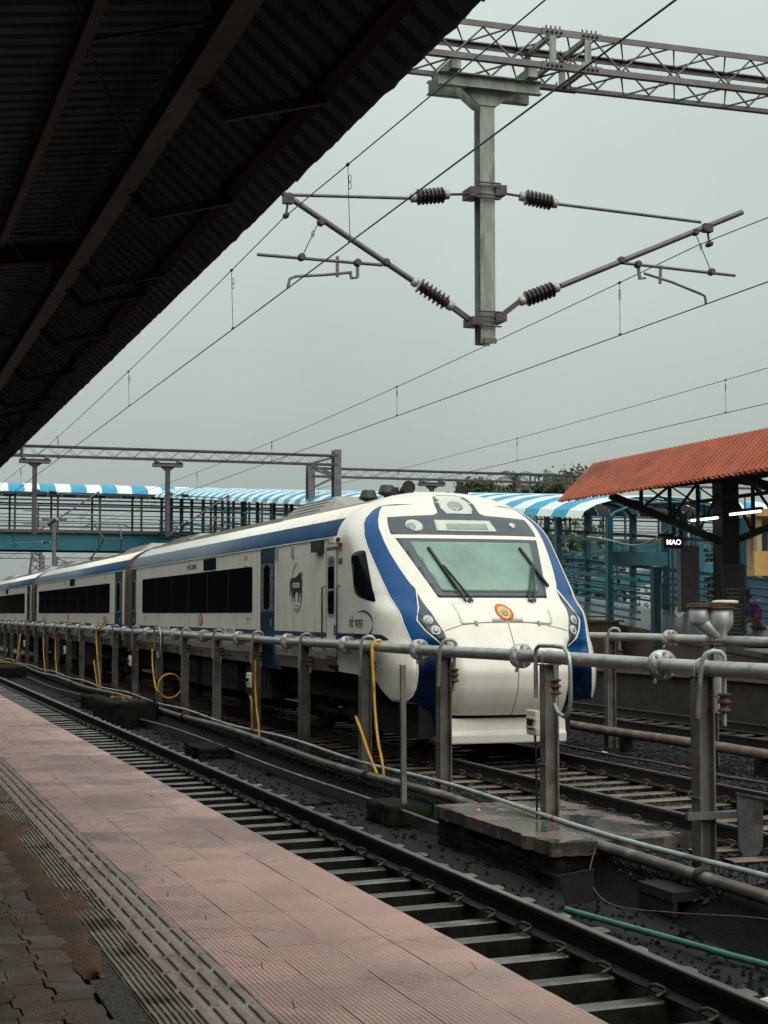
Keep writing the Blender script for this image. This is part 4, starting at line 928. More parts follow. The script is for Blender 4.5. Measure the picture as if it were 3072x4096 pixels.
g = G(); g.tube(smooth([(5.62, 12.15, -.47), (5.75, 11.6, -.48), (5.93, 10.8, -.49), (6.05, 10.3, -.5), (6.14, 9.8, -.5), (6.2, 8.6, -.5)]), .026, 12); tag(part('green_hose', g, 'green'), 'green hose lying in the wet drain next to the near rail', 'hose')
g = G(); g.tube(smooth([(6.55, 13.5, -.19), (6.2, 12.9, -.36), (6.05, 12.2, -.46), (6.25, 11.5, -.42), (6.5, 10.4, -.30), (6.52, 9.4, -.32)]), .006, 6); tag(part('thin_cable', g, 'dirt'), 'thin yellowish cable drooping from the low brown pipe', 'cable')
# metal tray on the near post, metal box and plates lying in the drain
mt = thing('metal_tray', 'grey sheet metal tray strapped to the nearest post', 'tray', (7.05, 12.0, .1))
g = G(); g.prism([(-.01, .33), (.24, .27), (.23, -.10), (.18, -.17), (.04, -.17), (0, -.10)], lambda a, b, t: (7.0 + a, 11.75 + t, .12 + b), 0, .012)
g.bar((6.98, 11.76, .47), (7.28, 11.70, .41), .02, .02); part('plate', g, 'tray', mt)
g = G(); g.box(6.66, 7.16, 11.98, 12.03, .23, .29); g.box(6.80, 6.97, 12.02, 12.22, .24, .28); part('strap', g, 'steel', mt)
g = G(); g.prism([(0, -.06), (.30, .0), (.29, -.28), (.08, -.30)], lambda a, b, t: (5.75 + a, 12.6 - a * .3 + t, -.22 + b), 0, .02); g.bar((5.75, 12.6, -.28), (6.05, 12.51, -.22), .016, .016); tag(part('metal_sheet', g, 'under'), 'bent dark grey metal sheet leaning in the drain beside the slab', 'metal sheet')
g = G(); g.box(6.35, 6.62, 11.7, 12.3, -.38, -.30); g.box(6.36, 6.40, 11.7, 12.3, -.5, -.38); tag(part('metal_channel', g, 'under'), 'short metal channel lying under the low brown pipe', 'metal channel')
# litter and fallen leaves
def scrap(name, x, y, z, s, m, label, cat):
    g = G(); n = 7; poly = [(s * (.6 + .5 * random.random()) * math.cos(2 * math.pi * k / n), s * (.5 + .4 * random.random()) * math.sin(2 * math.pi * k / n)) for k in range(n)]
    vs = [(x + a, y + b, z + .012 * random.random()) for a, b in poly] + [(x, y, z + .03)]; g.add(vs, [(k, (k + 1) % n, n) for k in range(n)]); g.add([(a, b, c - .004) for a, b, c in vs], [((k + 1) % n, k, n) for k in range(n)])
    return tag(part(name, g, m), label, cat)
scrap('orange_leaf', 6.35, 15.9, -.132, .035, 'orange', 'small orange leaf lying on the wet slab', 'leaf')
scrap('paper_scrap', 6.95, 15.75, -.13, .06, 'litterw', 'white paper scrap on the slab beside the conduit', 'litter')
scrap('plastic_scrap', 5.45, 15.9, -.50, .06, 'litterb', 'turquoise plastic scrap in the drain before the slab', 'litter')
scrap('plastic_bag', 11.1, 22.6, -.20, .08, 'litterw', 'white plastic scrap on the black ballast near the cable duct', 'litter')
scrap('plastic_wrapper', 10.3, 23.6, -.20, .07, 'litterb', 'pale blue wrapper on the ballast beside the train track', 'litter')
scrap('pink_scrap', 10.6, 19.2, -.10, .05, 'red', 'pinkish scrap on the cable duct next to the near post', 'litter')
for k in range(7): pass
lv = G()
for k in range(26):
    x, y = random.uniform(5.8, 6.4), random.uniform(36, 38.2); s = random.uniform(.03, .06); lv.add([(x - s, y, -.0), (x, y - s, .01), (x + s, y, .005), (x, y + s, .012)], [(0, 1, 2, 3)])
o = part('fallen_leaves', lv, 'orange'); tag(o, 'yellow orange fallen leaves on the mossy block', 'leaves', kind='stuff')
cup = thing('paper_cup', 'crumpled white and turquoise cup lying in the drain', 'cup', (5.35, 9.2, -.5)); g = G(); g.lathe((5.34, 8.75, -.44), (.5, -.8, .2), [(0, .03), (.08, .042), (.082, .036)], 14); part('cup_body', g, 'litterw', cup); g = G(); g.lathe((5.36, 8.72, -.435), (.5, -.8, .2), [(0, .034), (.03, .040)], 14); part('cup_band', g, 'litterb', cup)
# small pebbles and rubbish in the drain
def fd():
    y = 9 + 40 * random.random() ** 1.5; x = random.uniform(4.95, 6.5); return (x, y, bedz(x, y) + .006)
o = stones('drain_gravel', 1800, fd); o.data.materials[0] = M['ballast']; o['label'] = 'scattered dark pebbles in the muddy drain'; o['category'] = 'gravel'

# ------------------------------------------------------------------ overhead line: gantries, arms, wires
def truss(t, x0, x1, y, zb, zt, m, wy=.6, pitch=.62, splices=(), detail=True):
    ch = .055 if detail else .07
    for dy in (-wy / 2, wy / 2):
        for z in (zb, zt):
            g = G(); a = z - (0 if z == zb else .06); g.box(x0, x1, y + dy - .01, y + dy + .01, a, a + .06)
            sgn = 1 if dy < 0 else -1; g.box(x0, x1, min(y + dy, y + dy + sgn * .055), max(y + dy, y + dy + sgn * .055), z - (.0 if z == zb else .012), z + (.012 if z == zb else 0)); part('chord', g, m, t)
    n = int((x1 - x0) / pitch); r = .012 if detail else .009
    for face in range(4):
        for k in range(n):
            a = x0 + k * pitch; b = a + pitch; m_ = (a + b) / 2; g = G()
            if face < 2:
                yy = y + (-wy / 2 + .03 if face == 0 else wy / 2 - .03); g.tube([(a, yy, zb + .06), (m_, yy, zt - .05), (b, yy, zb + .06)], r, 5, False)
            else:
                if not detail: break
                z = zb + .02 if face == 2 else zt - .02; g.tube([(a, y - wy / 2 + .03, z), (m_, y + wy / 2 - .03, z), (b, y - wy / 2 + .03, z)], r, 5, False)
            part('lacing', g, m, t)
    for xs in splices:
        g = G()
        for xx in (xs + .12, xs + .52):
            for dy in (-wy / 2 - .01, wy / 2 + .01): g.box(xx - .035, xx + .035, y + dy - .01, y + dy + .01, zb + .02, zt - .02)
            g.bar((xx, y - wy / 2, zt - .05), (xx, y + wy / 2, zt - .05), .05, .05); g.bar((xx, y - wy / 2, zb + .05), (xx, y + wy / 2, zb + .05), .05, .05)
        part('splice_frame', g, 'steelg' if detail else m, t)
        for dy in (-wy / 2 - .022, wy / 2 + .008):
            for z in (zb - .005, zt - .065):
                g = G(); g.box(xs, xs + .68, y + dy, y + dy + .014, z, z + .07); sp_ = part('splice_plate', g, 'steel' if detail else m, t)
                if detail:
                    g = G()
                    for k in (0, 1, 2, 3, 8, 9, 10, 11): g.lathe((xs + .06 + k * .051, y + dy + .007, z + .035), (0, -1, 0), [(0, .017), (.02, .017), (.022, .01), (.03, .01)], 6); g.tube([(xs + .06 + k * .051, y + dy + .03, z + .06), (xs + .06 + k * .051, y + dy + .03, z + .11)], .009, 5)
                    part('bolts', g, 'steeld', sp_)
def dropper_mast(t, x, y, ztop, zbot, m, mh):
    g = G(); h = .10; k = .012      # head beams (two channels) under the truss
    for dy in (-.14, .14):
        g.box(x - .56, x + .56, y + dy - .01, y + dy + .01, ztop, ztop + .14); s = -1 if dy < 0 else 1
        for z in (ztop, ztop + .128): g.box(x - .56, x + .56, min(y + dy, y + dy + s * .07), max(y + dy, y + dy + s * .07), z, z + .012)
    part('head_beam', g, mh, t)
    g = G()
    for xx in (x - .42, x + .42): g.box(xx - .05, xx + .05, y - .30, y + .30, ztop + .141, ztop + .24)
    part('hanger', g, mh, t)
    g = G()
    for dy in (-.10, .086): g.prism([(-.30, ztop + .02), (.30, ztop + .02), (.095, ztop - .14), (-.095, ztop - .14)], lambda a, b, t_, dy=dy: (x + a, y + dy + t_, b), 0, .014)
    part('gusset', g, m, t)
    g = G(); w_ = .08
    for dy in (-.085, .071): g.box(x - w_, x + w_, y + dy, y + dy + .014, zbot, ztop - .10)
    g.box(x - .006, x + .006, y - .071, y + .071, zbot, ztop - .1); 
    part('mast', g, m, t)
    g = G(); g.box(x - w_ + .03, x + w_ + .004, y - .11, y - .086, zbot, zbot + .05); part('end_plate', g, 'steel', t)
def insul(base, tip, parent, nsh=7, r=.085, name='insulator'):
    b = Vector(base); d = Vector(tip) - b; ln = d.length; g = G(); pr = [(0, .035), (ln * .14, .04)]
    g.mi = 1; g.lathe(b, d, [(0, .03), (.01, .05), (ln * .13, .052), (ln * .14, .035)], 14); g.lathe(b + d * .87, d, [(0, .035), (.01, .05), (ln * .11, .05), (ln * .13, .03)], 14); g.mi = 0
    prof_ = []
    for k in range(nsh):
        t0 = ln * (.15 + .71 * k / nsh); p = ln * .71 / nsh; prof_ += [(t0, .045), (t0 + p * .25, .05), (t0 + p * .42, r * .93), (t0 + p * .55, r), (t0 + p * .66, r * .92), (t0 + p * .78, .055)]
    g.lathe(b, d, prof_, 20); return part(name, g, ['insul', 'cap'], parent)
def arm(name, label, x0, y, s, sc_, zoff, far=False, T=None):
    """cantilever: T gives points (X,z) in the plane of the mast"""
    t = thing(name, label, 'cantilever arm', (x0, y, T['root'][0][1]), 'cantilever arms of the overhead line')
    P = lambda q: (q[0], y, q[1])
    n = 8 if far else 12
    g = G(); g.tube([P(T['b1']), P(T['b0'])], .030, n); part('bracket_tube', g, 'tubed', t)
    insul(P(T['bi1']), P(T['bi0']), t)
    g = G(); g.bar(P(T['bi1']), P(T['root'][0]), .05, .05); a = P(T['root'][0]); g.box(a[0] - .06, a[0] + .06, y - .13, y + .13, a[2] - .04, a[2] + .04)
    for dz in (-.05, .05): g.tube([(x0 - .13, y - .12, a[2] + dz), (x0 + .13, y - .12, a[2] + dz)], .009, 6)
    part('lower_bracket', g, 'steeld', t)
    g = G(); g.tube([P(T['s1']), P(T['s0'])], .017, n); part('stay_tube', g, 'tubed', t)
    insul(P(T['si0']), P(T['si1']), t)
    g = G(); g.tube([P(T['si1']), P(T['root'][1])], .014, 8); a = P(T['root'][1]); g.box(a[0] - .06, a[0] + .06, y - .12, y + .12, a[2] - .05, a[2] + .05); g.bar(P(T['root'][1]), (a[0] - s * .2, y, a[2] - .03), .05, .05)
    for dz in (-.06, .06): g.tube([(x0 - .13, y - .12, a[2] + dz), (x0 + .13, y - .12, a[2] + dz)], .009, 6)
    part('upper_bracket', g, 'steeld', t)
    if 'r0' in T:
        g = G(); g.tube([P(T['r0']), P(T['r1'])], .017, n); part('register_tube', g, 'tubed', t)
        g = G(); g.tube([P(T['d0']), P(T['d1'])], .005, 5); m_ = [(T['d0'][0] + (T['d1'][0] - T['d0'][0]) * .35 + .012 * math.cos(q), T['d0'][1] + (T['d1'][1] - T['d0'][1]) * .35 + .035 * math.sin(q)) for q in np.linspace(0, 6.28, 12)]; g.tube([P(q) for q in m_], .004, 5); part('anti_wind_wire', g, 'wire', t)
        g = G(); g.tube([P(q) for q in T['st']], .015, 8); part('steady_arm', g, 'steel', t)
        g = G()
        for q0, q1 in T['lk']: g.bar(P(q0), P(q1), .03, .02)
        part('link', g, 'steel', t)
        g = G()
        for q in T['cl']: g.lathe((q[0], y - .045, q[1]), (0, 1, 0), [(0, .03), (.02, .04), (.07, .04), (.09, .03)], 10)
        part('tube_clamp', g, 'steeld', t)
        g = G(); q = T['ms']; g.tube([P(q[0]), P(q[1])], .012, 6); g.lathe((q[1][0], y - .06, q[1][1]), (0, 1, 0), [(0, .02), (.03, .03), (.09, .03), (.12, .02)], 8); g.box(q[0][0] - .05, q[0][0] + .05, y - .04, y + .04, q[0][1] - .03, q[0][1] + .06); part('suspension_clamp', g, 'steeld', t)
    return t
GY = 15.07; GX = 6.11
gan = thing('overhead_gantry', 'nearest overhead steel lattice gantry, with bolted splice and a hanging mast', 'gantry', (GX, GY, 4.7), 'overhead gantries across the tracks')
truss(gan, -3.0, 22.0, GY, 7.545, 7.955, 'steel', .62, .62, (6.62,)); dropper_mast(gan, GX, GY, 7.30, 4.70, 'steelg', 'steelg')
g = G(); g.box(-3.2, -3.0, GY - .2, GY + .2, .8, 8.2); part('portal_post', g, 'steel', gan); g = G(); g.box(22.0, 22.2, GY - .2, GY + .2, .7, 8.2); part('portal_post', g, 'steel', gan)
A1 = dict(root=[(5.98, 4.92), (5.97, 6.25)], b0=(3.90, 6.13), b1=(5.32, 5.31), bi0=(5.32, 5.31), bi1=(5.76, 5.06), s0=(4.05, 6.08), s1=(5.30, 6.15), si0=(5.30, 6.155), si1=(5.72, 6.225),
          r0=(3.71, 5.46), r1=(5.0, 5.445), d0=(4.34, 5.84), d1=(4.16, 5.46), st=[(4.02, 5.15), (4.04, 5.24), (4.10, 5.27), (4.4, 5.305), (4.68, 5.35)], lk=[((4.53, 5.50), (4.53, 5.29)), ((4.74, 5.46), (4.74, 5.30)), ((4.66, 5.35), (4.68, 5.28)), ((4.68, 5.29), (4.74, 5.30))],
          cl=[(5.04, 5.475), (4.16, 5.465), (4.03, 6.06), (4.74, 5.45), (4.36, 5.83)], ms=((4.02, 6.02), (4.0, 5.87)))
A2 = dict(root=[(6.24, 4.97), (6.25, 6.29)], b0=(9.13, 6.315), b1=(6.96, 5.36), bi0=(6.94, 5.35), bi1=(6.49, 5.165), s0=(8.62, 6.165), s1=(6.93, 6.225), si0=(6.93, 6.225), si1=(6.50, 6.275),
          r0=(7.64, 5.655), r1=(9.03, 5.61), d0=(8.55, 6.04), d1=(8.74, 5.63), st=[(7.93, 5.56), (8.25, 5.49), (8.60, 5.385), (8.66, 5.36), (8.67, 5.28)], lk=[((8.13, 5.66), (8.12, 5.46)), ((7.86, 5.65), (7.88, 5.49)), ((7.88, 5.50), (7.95, 5.51))],
          cl=[(7.66, 5.68), (8.74, 5.63), (8.66, 6.10), (7.86, 5.65), (8.55, 6.05)], ms=((8.70, 6.09), (8.72, 5.93)))
arm('cantilever_arm', 'cantilever arm with ribbed insulators on the left of the near hanging mast', GX, GY, -1, 1, 0, False, A1)
arm('cantilever_arm', 'cantilever arm with ribbed insulators on the right of the near hanging mast', GX, GY, 1, 1, 0, False, A2)
# wires with droppers; lower contact wire, sagging messenger wire above
SUP = [-30., 15.07, 59.3, 103., 147.]
def span_z(y, zs_, sag):
    for a, b in zip(SUP[:-1], SUP[1:]):
        if a <= y <= b: t = (y - a) / (b - a); return zs_ - sag * 4 * t * (1 - t)
    return zs_
def line(xc, zc, xm, zm, sag, label, drops, y0=-6, y1=147, stag=.18):
    t = thing('overhead_line', label, 'overhead wire', (xc, 15, zc), 'overhead wires above the tracks')
    def cx(y): return xc + stag * (1 - abs(((y - SUP[1]) / 44.2) % 2 - 1)) * 2 - stag * 2 if False else xc
    g = G(); g.tube([(xc, y, zc) for y in np.linspace(y0, y1, 40)], .0066, 6); part('contact_wire', g, 'wire', t)
    g = G(); g.tube([(xm, y, span_z(y, zm, sag)) for y in np.linspace(y0, y1, 160)], .0055, 6); part('messenger_wire', g, 'wire', t)
    for y in drops:
        z1 = span_z(y, zm, sag); g = G(); g.tube([(xm, y, z1), (xc, y, zc)], .0035, 5)
        for z_ in (z1 - .18 * (z1 - zc), z1 - .27 * (z1 - zc)): g.tube([(xc + .012 * math.cos(q), y, z_ + .035 * math.sin(q)) for q in np.linspace(0, 6.28, 10)], .003, 5)
        g.lathe((xm, y - .02, z1), (0, 1, 0), [(0, .016), (.04, .016)], 6); g.lathe((xc, y - .02, zc + .01), (0, 1, 0), [(0, .014), (.04, .014)], 6)
        part('dropper', g, 'wire', t)
line(4.02, 5.145, 4.0, 5.87, .28, 'overhead wires above the near track, crossing the canopy edge', [13.0, 17.45, 24.5, 33.4, 41, 48, 55, 63, 71])
line(8.62, 5.255, 8.62, 5.93, .26, 'overhead wires above the white train', [17.0, 25.2, 33.6, 41.5, 49, 56, 64, 72])
line(14.4, 5.44, 14.4, 6.15, .20, 'overhead wires above the empty track, lowest pair in the sky', [16, 24.4, 33.6, 42, 50, 57, 65, 74])

# far gantries
def far_gantry(y, x0, x1, zb, zt, masts, label, posts, armsets=(), group='overhead gantries across the tracks'):
    t = thing('overhead_gantry', label, 'gantry', (x0, y, .5), group)
    truss(t, x0, x1, y, zb, zt, 'steeld', .5, .7, tuple(m for m in ((x0 + x1) / 2 - 4.3, (x0 + x1) / 2 - 2.6) if x1 - x0 > 12), False)
    for xm in masts: dropper_mast(t, xm, y, zb - .24, 4.85, 'steeld', 'steel')
    for xp, zt_ in posts:
        g = G()
        for s in (-1, 1): g.box(xp - .14, xp + .14, y + s * .2 - .02, y + s * .2 + .02, P2 - .2, zt_); 
        g.box(xp - .02, xp + .02, y - .2, y + .2, P2 - .2, zt_); part('portal_post', g, 'steel', t)
        d_ = 1 if xp < (x0 + x1) / 2 else -1
        g = G(); g.bar((xp, y, zt_ - 1.0), (xp + d_ * 1.0, y, zb), .09, .09); g.bar((xp, y, zt - .05), (xp + d_ * 1.0, y, zb + .05), .08, .08); part('knee_brace', g, 'steel', t)
    return t
def far_arm(x0, y, s, label):
    T = dict(root=[(x0 + s * .12, 4.95), (x0 + s * .12, 6.42)], b0=(x0 + s * 2.35, 6.45), b1=(x0 + s * .85, 5.42), bi0=(x0 + s * .85, 5.42), bi1=(x0 + s * .42, 5.14), s0=(x0 + s * 2.1, 6.32), s1=(x0 + s * .85, 6.37), si0=(x0 + s * .85, 6.37), si1=(x0 + s * .45, 6.40))
    T.update(r0=(x0 + s * 1.1, 5.62), r1=(x0 + s * 2.9, 5.58), d0=(x0 + s * 2, 6.2), d1=(x0 + s * 2.4, 5.6), st=[(x0 + s * 1.7, 5.5), (x0 + s * 2.45, 5.3)], lk=[((x0 + s * 1.8, 5.6), (x0 + s * 1.8, 5.45))], cl=[(x0 + s * 1.15, 5.62)], ms=((x0 + s * 2.3, 6.35), (x0 + s * 2.35, 6.0)))
    arm('cantilever_arm', label, x0, y, s, 1, 0, True, T)
far_gantry(59.3, -2, 17.8, 7.69, 8.10, (6.3, 11.2), 'second overhead gantry, with two hanging masts, before the footbridge', ((17.8, 8.30),))
far_arm(6.3, 59.3, 1, 'distant cantilever arm over the train at the left hanging mast of the second gantry'); far_arm(11.2, 59.3, 1, 'distant cantilever arm at the right hanging mast of the second gantry')
far_gantry(63.0, 17.8, 46, 7.55, 7.95, (23.1,), 'third overhead gantry spanning the far platform, behind the train roof', ((17.8, 8.06),))
far_gantry(150., 4, 16.6, 7.0, 7.5, (), 'small far gantry seen under the left of the footbridge', ((16.6, 7.6),))
far_gantry(160., 19.2, 40, 7.0, 7.5, (), 'small far gantry under the footbridge beside the trees', ((19.2, 7.6),))
tag_t = thing('far_mast', 'slim far steel mast with a short arm standing beyond the train roof', 'mast', (10.9, 92, 0))
g = G(); g.box(10.8, 11.0, 91.9, 92.1, -.3, 7.2); part('mast', g, 'steel', tag_t); g = G(); g.box(10.2, 11.6, 91.9, 92.1, 7.2, 7.4); part('crossarm', g, 'steel', tag_t)
insul((10.7, 92, 6.0), (10.2, 92, 6.0), tag_t); g = G(); g.tube([(10.2, 92, 6.0), (8.4, 92, 5.9)], .03, 6); part('stay_tube', g, 'tubed', tag_t)

# ------------------------------------------------------------------ near platform canopy (dark underside)
cn_ = thing('platform_canopy', 'dark corrugated canopy over the near platform, seen from below', 'canopy', (0, 20, .86), 'platform canopies')
EX, EZ, TX, TZ = 2.45, 4.50, 1.70, 5.145
CY0, CY1 = -14, 300  # far end lengthened out of view to shade the added back wall
def corr(pts, y0, y1, pitch, amp, name, m, parent, thick=.004, wavy=0.):
    """trapezoid sheet: profile pts (x,z), ribs follow the profile, repeat along y"""
    g = G(); n = int((y1 - y0) / pitch); seq = []
    for k in range(n):
        a = y0 + k * pitch; seq += [(a, 0), (a + pitch * .55, 0), (a + pitch * .65, amp), (a + pitch * .9, amp)]
    seq.append((y0 + n * pitch, 0))
    nrm = []
    for i in range(len(pts)):
        p = Vector(pts[max(i - 1, 0)]); q = Vector(pts[min(i + 1, len(pts) - 1)]); d_ = (q - p).normalized(); v = Vector((-d_.y, d_.x)); nrm.append(v if v.y > 0 else -v)
    vs = []; ns = len(seq); np_ = len(pts)
    for a, h_ in seq:
        jt = wavy * random.gauss(0, 1) if wavy and h_ == 0 else 0
        for i, p in enumerate(pts): vs.append((p[0] + nrm[i].x * h_ + (jt if i == 0 else 0), a, p[1] + nrm[i].y * h_ - (jt * .5 if i == 0 else 0)))
    fs = [(i * np_ + j, i * np_ + j + 1, (i + 1) * np_ + j + 1, (i + 1) * np_ + j) for i in range(ns - 1) for j in range(np_ - 1)]
    g.add(vs, fs); return part(name, g, m, parent)
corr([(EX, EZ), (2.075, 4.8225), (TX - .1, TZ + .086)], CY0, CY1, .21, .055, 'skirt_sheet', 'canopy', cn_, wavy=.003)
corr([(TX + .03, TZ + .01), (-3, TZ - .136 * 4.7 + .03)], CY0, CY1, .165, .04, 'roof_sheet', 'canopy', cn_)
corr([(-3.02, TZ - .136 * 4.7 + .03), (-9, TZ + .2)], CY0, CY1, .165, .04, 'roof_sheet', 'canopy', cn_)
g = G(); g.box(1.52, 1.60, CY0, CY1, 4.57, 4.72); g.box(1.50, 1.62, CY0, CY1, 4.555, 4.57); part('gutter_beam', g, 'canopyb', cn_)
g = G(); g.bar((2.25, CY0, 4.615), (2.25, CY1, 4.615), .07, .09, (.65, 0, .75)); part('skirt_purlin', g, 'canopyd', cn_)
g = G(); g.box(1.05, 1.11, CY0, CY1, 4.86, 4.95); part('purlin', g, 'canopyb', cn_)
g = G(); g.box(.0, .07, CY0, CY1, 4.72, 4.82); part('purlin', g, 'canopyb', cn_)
ysx = [2.9, 5.3, 7.7, 9.8, 12.1, 12.9, 14.8, 17.3, 19.6, 20.6, 22.4, 24.8, 27.3, 28.1, 30.0, 32.4, 34.9, 37.3, 40, 42.5, 45, 47.5, 50, 55, 60, 65, 70]
for yv in ysx:
    g = G(); g.bar((2.25, yv, 4.575), (1.72, yv, 4.43), .045, .055); g.bar((1.73, yv, 4.435), (1.61, yv, 4.57), .045, .05); g.bar((2.25, yv, 4.575), (2.19, yv, 4.66), .07, .06); part('strut', g, 'canopyd', cn_)
for k in range(40):
    yv = -4 + k * 2.2; g = G()
    g.tube([(1.52, yv, 4.64), (1.08, yv + 1.1, 4.88)], .010, 5); g.tube([(1.52, yv + .0, 4.64), (1.08, yv - 1.1, 4.88)], .010, 5); part('bracing_rod', g, 'canopyb', cn_)
for yv in (-9, -1, 29, 45, 61, 77):
    g = G(); g.box(-3.2, -2.8, yv - .2, yv + .2, PZ - .03, 4.6); part('column', g, 'canopyb', cn_)
for yv in np.arange(-11, 120, 8.0):
    g = G(); g.bar((1.8, yv, 4.90), (-3, yv, 4.35), .12, .16); g.bar((-3, yv, 4.35), (-9, yv, 5.05), .12, .16); part('rafter', g, 'canopyd', cn_)

# ------------------------------------------------------------------ far platform canopy (orange)
oc = thing('platform_canopy', 'orange corrugated canopy over the far platform with dark steel arms', 'canopy', (19.2, 32.6, P2), 'platform canopies')
corr([(16.0, 4.59), (16.94, 5.52)], 12, 34.9, .19, .075, 'skirt_sheet', 'orsheet', oc, wavy=.012)
corr([(16.97, 5.50), (19.2, 5.20)], 12, 34.9, .15, .03, 'roof_sheet', 'darksteel', oc); corr([(19.2, 5.19), (22.4, 5.5)], 12, 34.9, .15, .03, 'roof_sheet', 'darksteel', oc)
corr([(22.42, 5.5), (23.3, 4.6)], 12, 34.9, .115, .03, 'skirt_sheet', 'orsheet', oc)
g = G(); g.tube([(16.955, 12, 5.53), (16.955, 34.9, 5.53)], .05, 8); part('ridge_cap', g, 'orsheet', oc)
for yv in (32.6, 27.0, 21.4):
    g = G(); g.box(18.98, 19.42, yv - .22, yv + .22, P2 - .01, 5.15); cl_ = part('column', g, 'darksteel', oc)
    g = G(); g.bar((19.1, yv, 3.60), (16.25, yv, 4.62), .12, .16); g.bar((19.1, yv, 5.05), (16.2, yv, 4.72), .10, .12); g.bar((19.3, yv, 3.60), (22.1, yv, 4.62), .12, .16); g.bar((19.3, yv, 5.05), (22.2, yv, 4.75), .10, .12); part('cantilever_beam', g, 'darksteel', oc)
    for a in (.25, .5, .75):
        for s in (-1, 1):
            x = 19.2 + s * (2.9 * a); zl = 3.60 + 1.02 * (2.9 * a - .1) / 2.85; zu = 5.05 - .33 * a; g = G(); g.bar((x, yv, zl), (x, yv, zu), .07, .07); g.bar((x, yv, zl), (x - s * .7, yv, zu + .05), .05, .05); part('web_member', g, 'darksteel', oc)
for x, z in ((16.35, 4.78), (16.8, 5.28), (17.6, 5.32), (18.5, 5.2), (20.5, 5.22), (21.8, 5.32)):
    g = G(); g.bar((x, 12, z), (x, 34.8, z), .06, .10); part('purlin', g, 'darksteel', oc)
for k in range(12):
    yv = 23.0 + k; g = G(); g.tube([(16.4, yv, 4.72), (17.7, yv + .5, 5.28), (16.4, yv + 1, 4.72)], .02, 5); g.tube([(17.7, yv + .5, 5.28), (18.6, yv, 4.55), (18.6, yv + 1, 4.55)], .02, 5); part('lattice_rod', g, 'darksteel', oc)
g = G(); g.box(18.55, 18.62, 20, 34.6, 4.50, 4.58); part('service_beam', g, 'darksteel', oc)
def tube_light(y0, y1, x, z, label):
    t = thing('tube_light', label, 'tube light', (x, (y0 + y1) / 2, z), 'tube lights under the orange canopy')
    g = G(); g.box(x - .04, x + .04, y0 - .05, y1 + .05, z + .03, z + .09); part('fitting', g, 'darksteel', t)
    g = G(); g.tube([(x, y0, z), (x, y1, z)], .028, 10); part('tube', g, 'tube', t); g = G(); g.tube([(x, (y0 + y1) / 2, z + .08), (x, (y0 + y1) / 2, 4.52)], .015, 5); part('hanger', g, 'darksteel', t)
tube_light(31.9, 33.1, 18.58, 4.12, 'lit tube light nearer the lit station sign'); tube_light(30.1, 31.35, 18.58, 4.16, 'lit tube light nearer the picture edge')
sg = thing('station_sign', 'small black hanging sign with lit white letters MAO', 'sign', (18.0, 33.0, 3.5))
g = G(); g.box(17.80, 18.30, 33.0, 33.12, 3.46, 3.74); part('case', g, 'black', sg)
g = G(); g.box(17.70, 18.10, 33.02, 33.10, 3.74, 3.80); g.box(18.08, 18.14, 33.04, 33.08, 3.80, 4.5); part('hanger', g, 'darksteel', sg)
def flat_text(name, body_, x, y, z, size, m, parent):
    cu = bpy.data.curves.new(name, 'FONT'); cu.body = body_; cu.size = size; cu.extrude = .002; cu.align_x = 'CENTER'; cu.align_y = 'CENTER'; cu.offset = .001
    o = bpy.data.objects.new(name, cu); col.objects.link(o); dg = bpy.context.evaluated_depsgraph_get(); me = bpy.data.meshes.new_from_object(o.evaluated_get(dg)); bpy.data.objects.remove(o); bpy.data.curves.remove(cu)
    me.materials.clear(); me.materials.append(M[m]); me.transform(Matrix(((1, 0, 0, x), (0, 0, -1, y), (0, 1, 0, z), (0, 0, 0, 1)))); return put(name, me, parent)
flat_text('letters', 'MAO', 18.06, 32.995, 3.60, .17, 'led', sg)
# information board on the column, grey cabinet
ib = thing('information_board', 'tall dark information board with rows of small writing on the canopy column', 'board', (19.2, 32.3, 1))
g = G(); g.box(18.93, 19.47, 32.30, 32.36, .95, 3.1); part('panel', g, 'black', ib)
for k in range(16): g = G(); wd = random.uniform(.3, .48); g.box(19.2 - wd / 2, 19.2 + wd / 2, 32.294, 32.30, 2.5 - k * .09, 2.5 - k * .09 + .03); part('text_line', g, 'grey', ib)
gc = thing('grey_cabinet', 'flat grey hoarding panel hanging beside the dark canopy column', 'panel', (18.6, 33.4, 1.8)); g = G(); g.box(18.45, 18.92, 33.35, 33.5, 2.0, 3.55); part('body', g, 'grey', gc); g = G(); g.box(18.42, 18.45, 33.33, 33.52, 1.98, 3.57); part('edge', g, 'steel', gc)
cb = thing('cable', 'pale cable looping from the ramp post to the canopy', 'cable', (17.5, 34, 3.4)); g = G(); g.tube(smooth([(17.3, 36.0, 3.86), (17.6, 35.4, 3.75), (17.75, 34.6, 3.60), (17.85, 34.0, 3.62), (17.95, 33.4, 3.80), (18.05, 32.7, 4.15)]), .022, 8); part('strand', g, 'cap', cb)

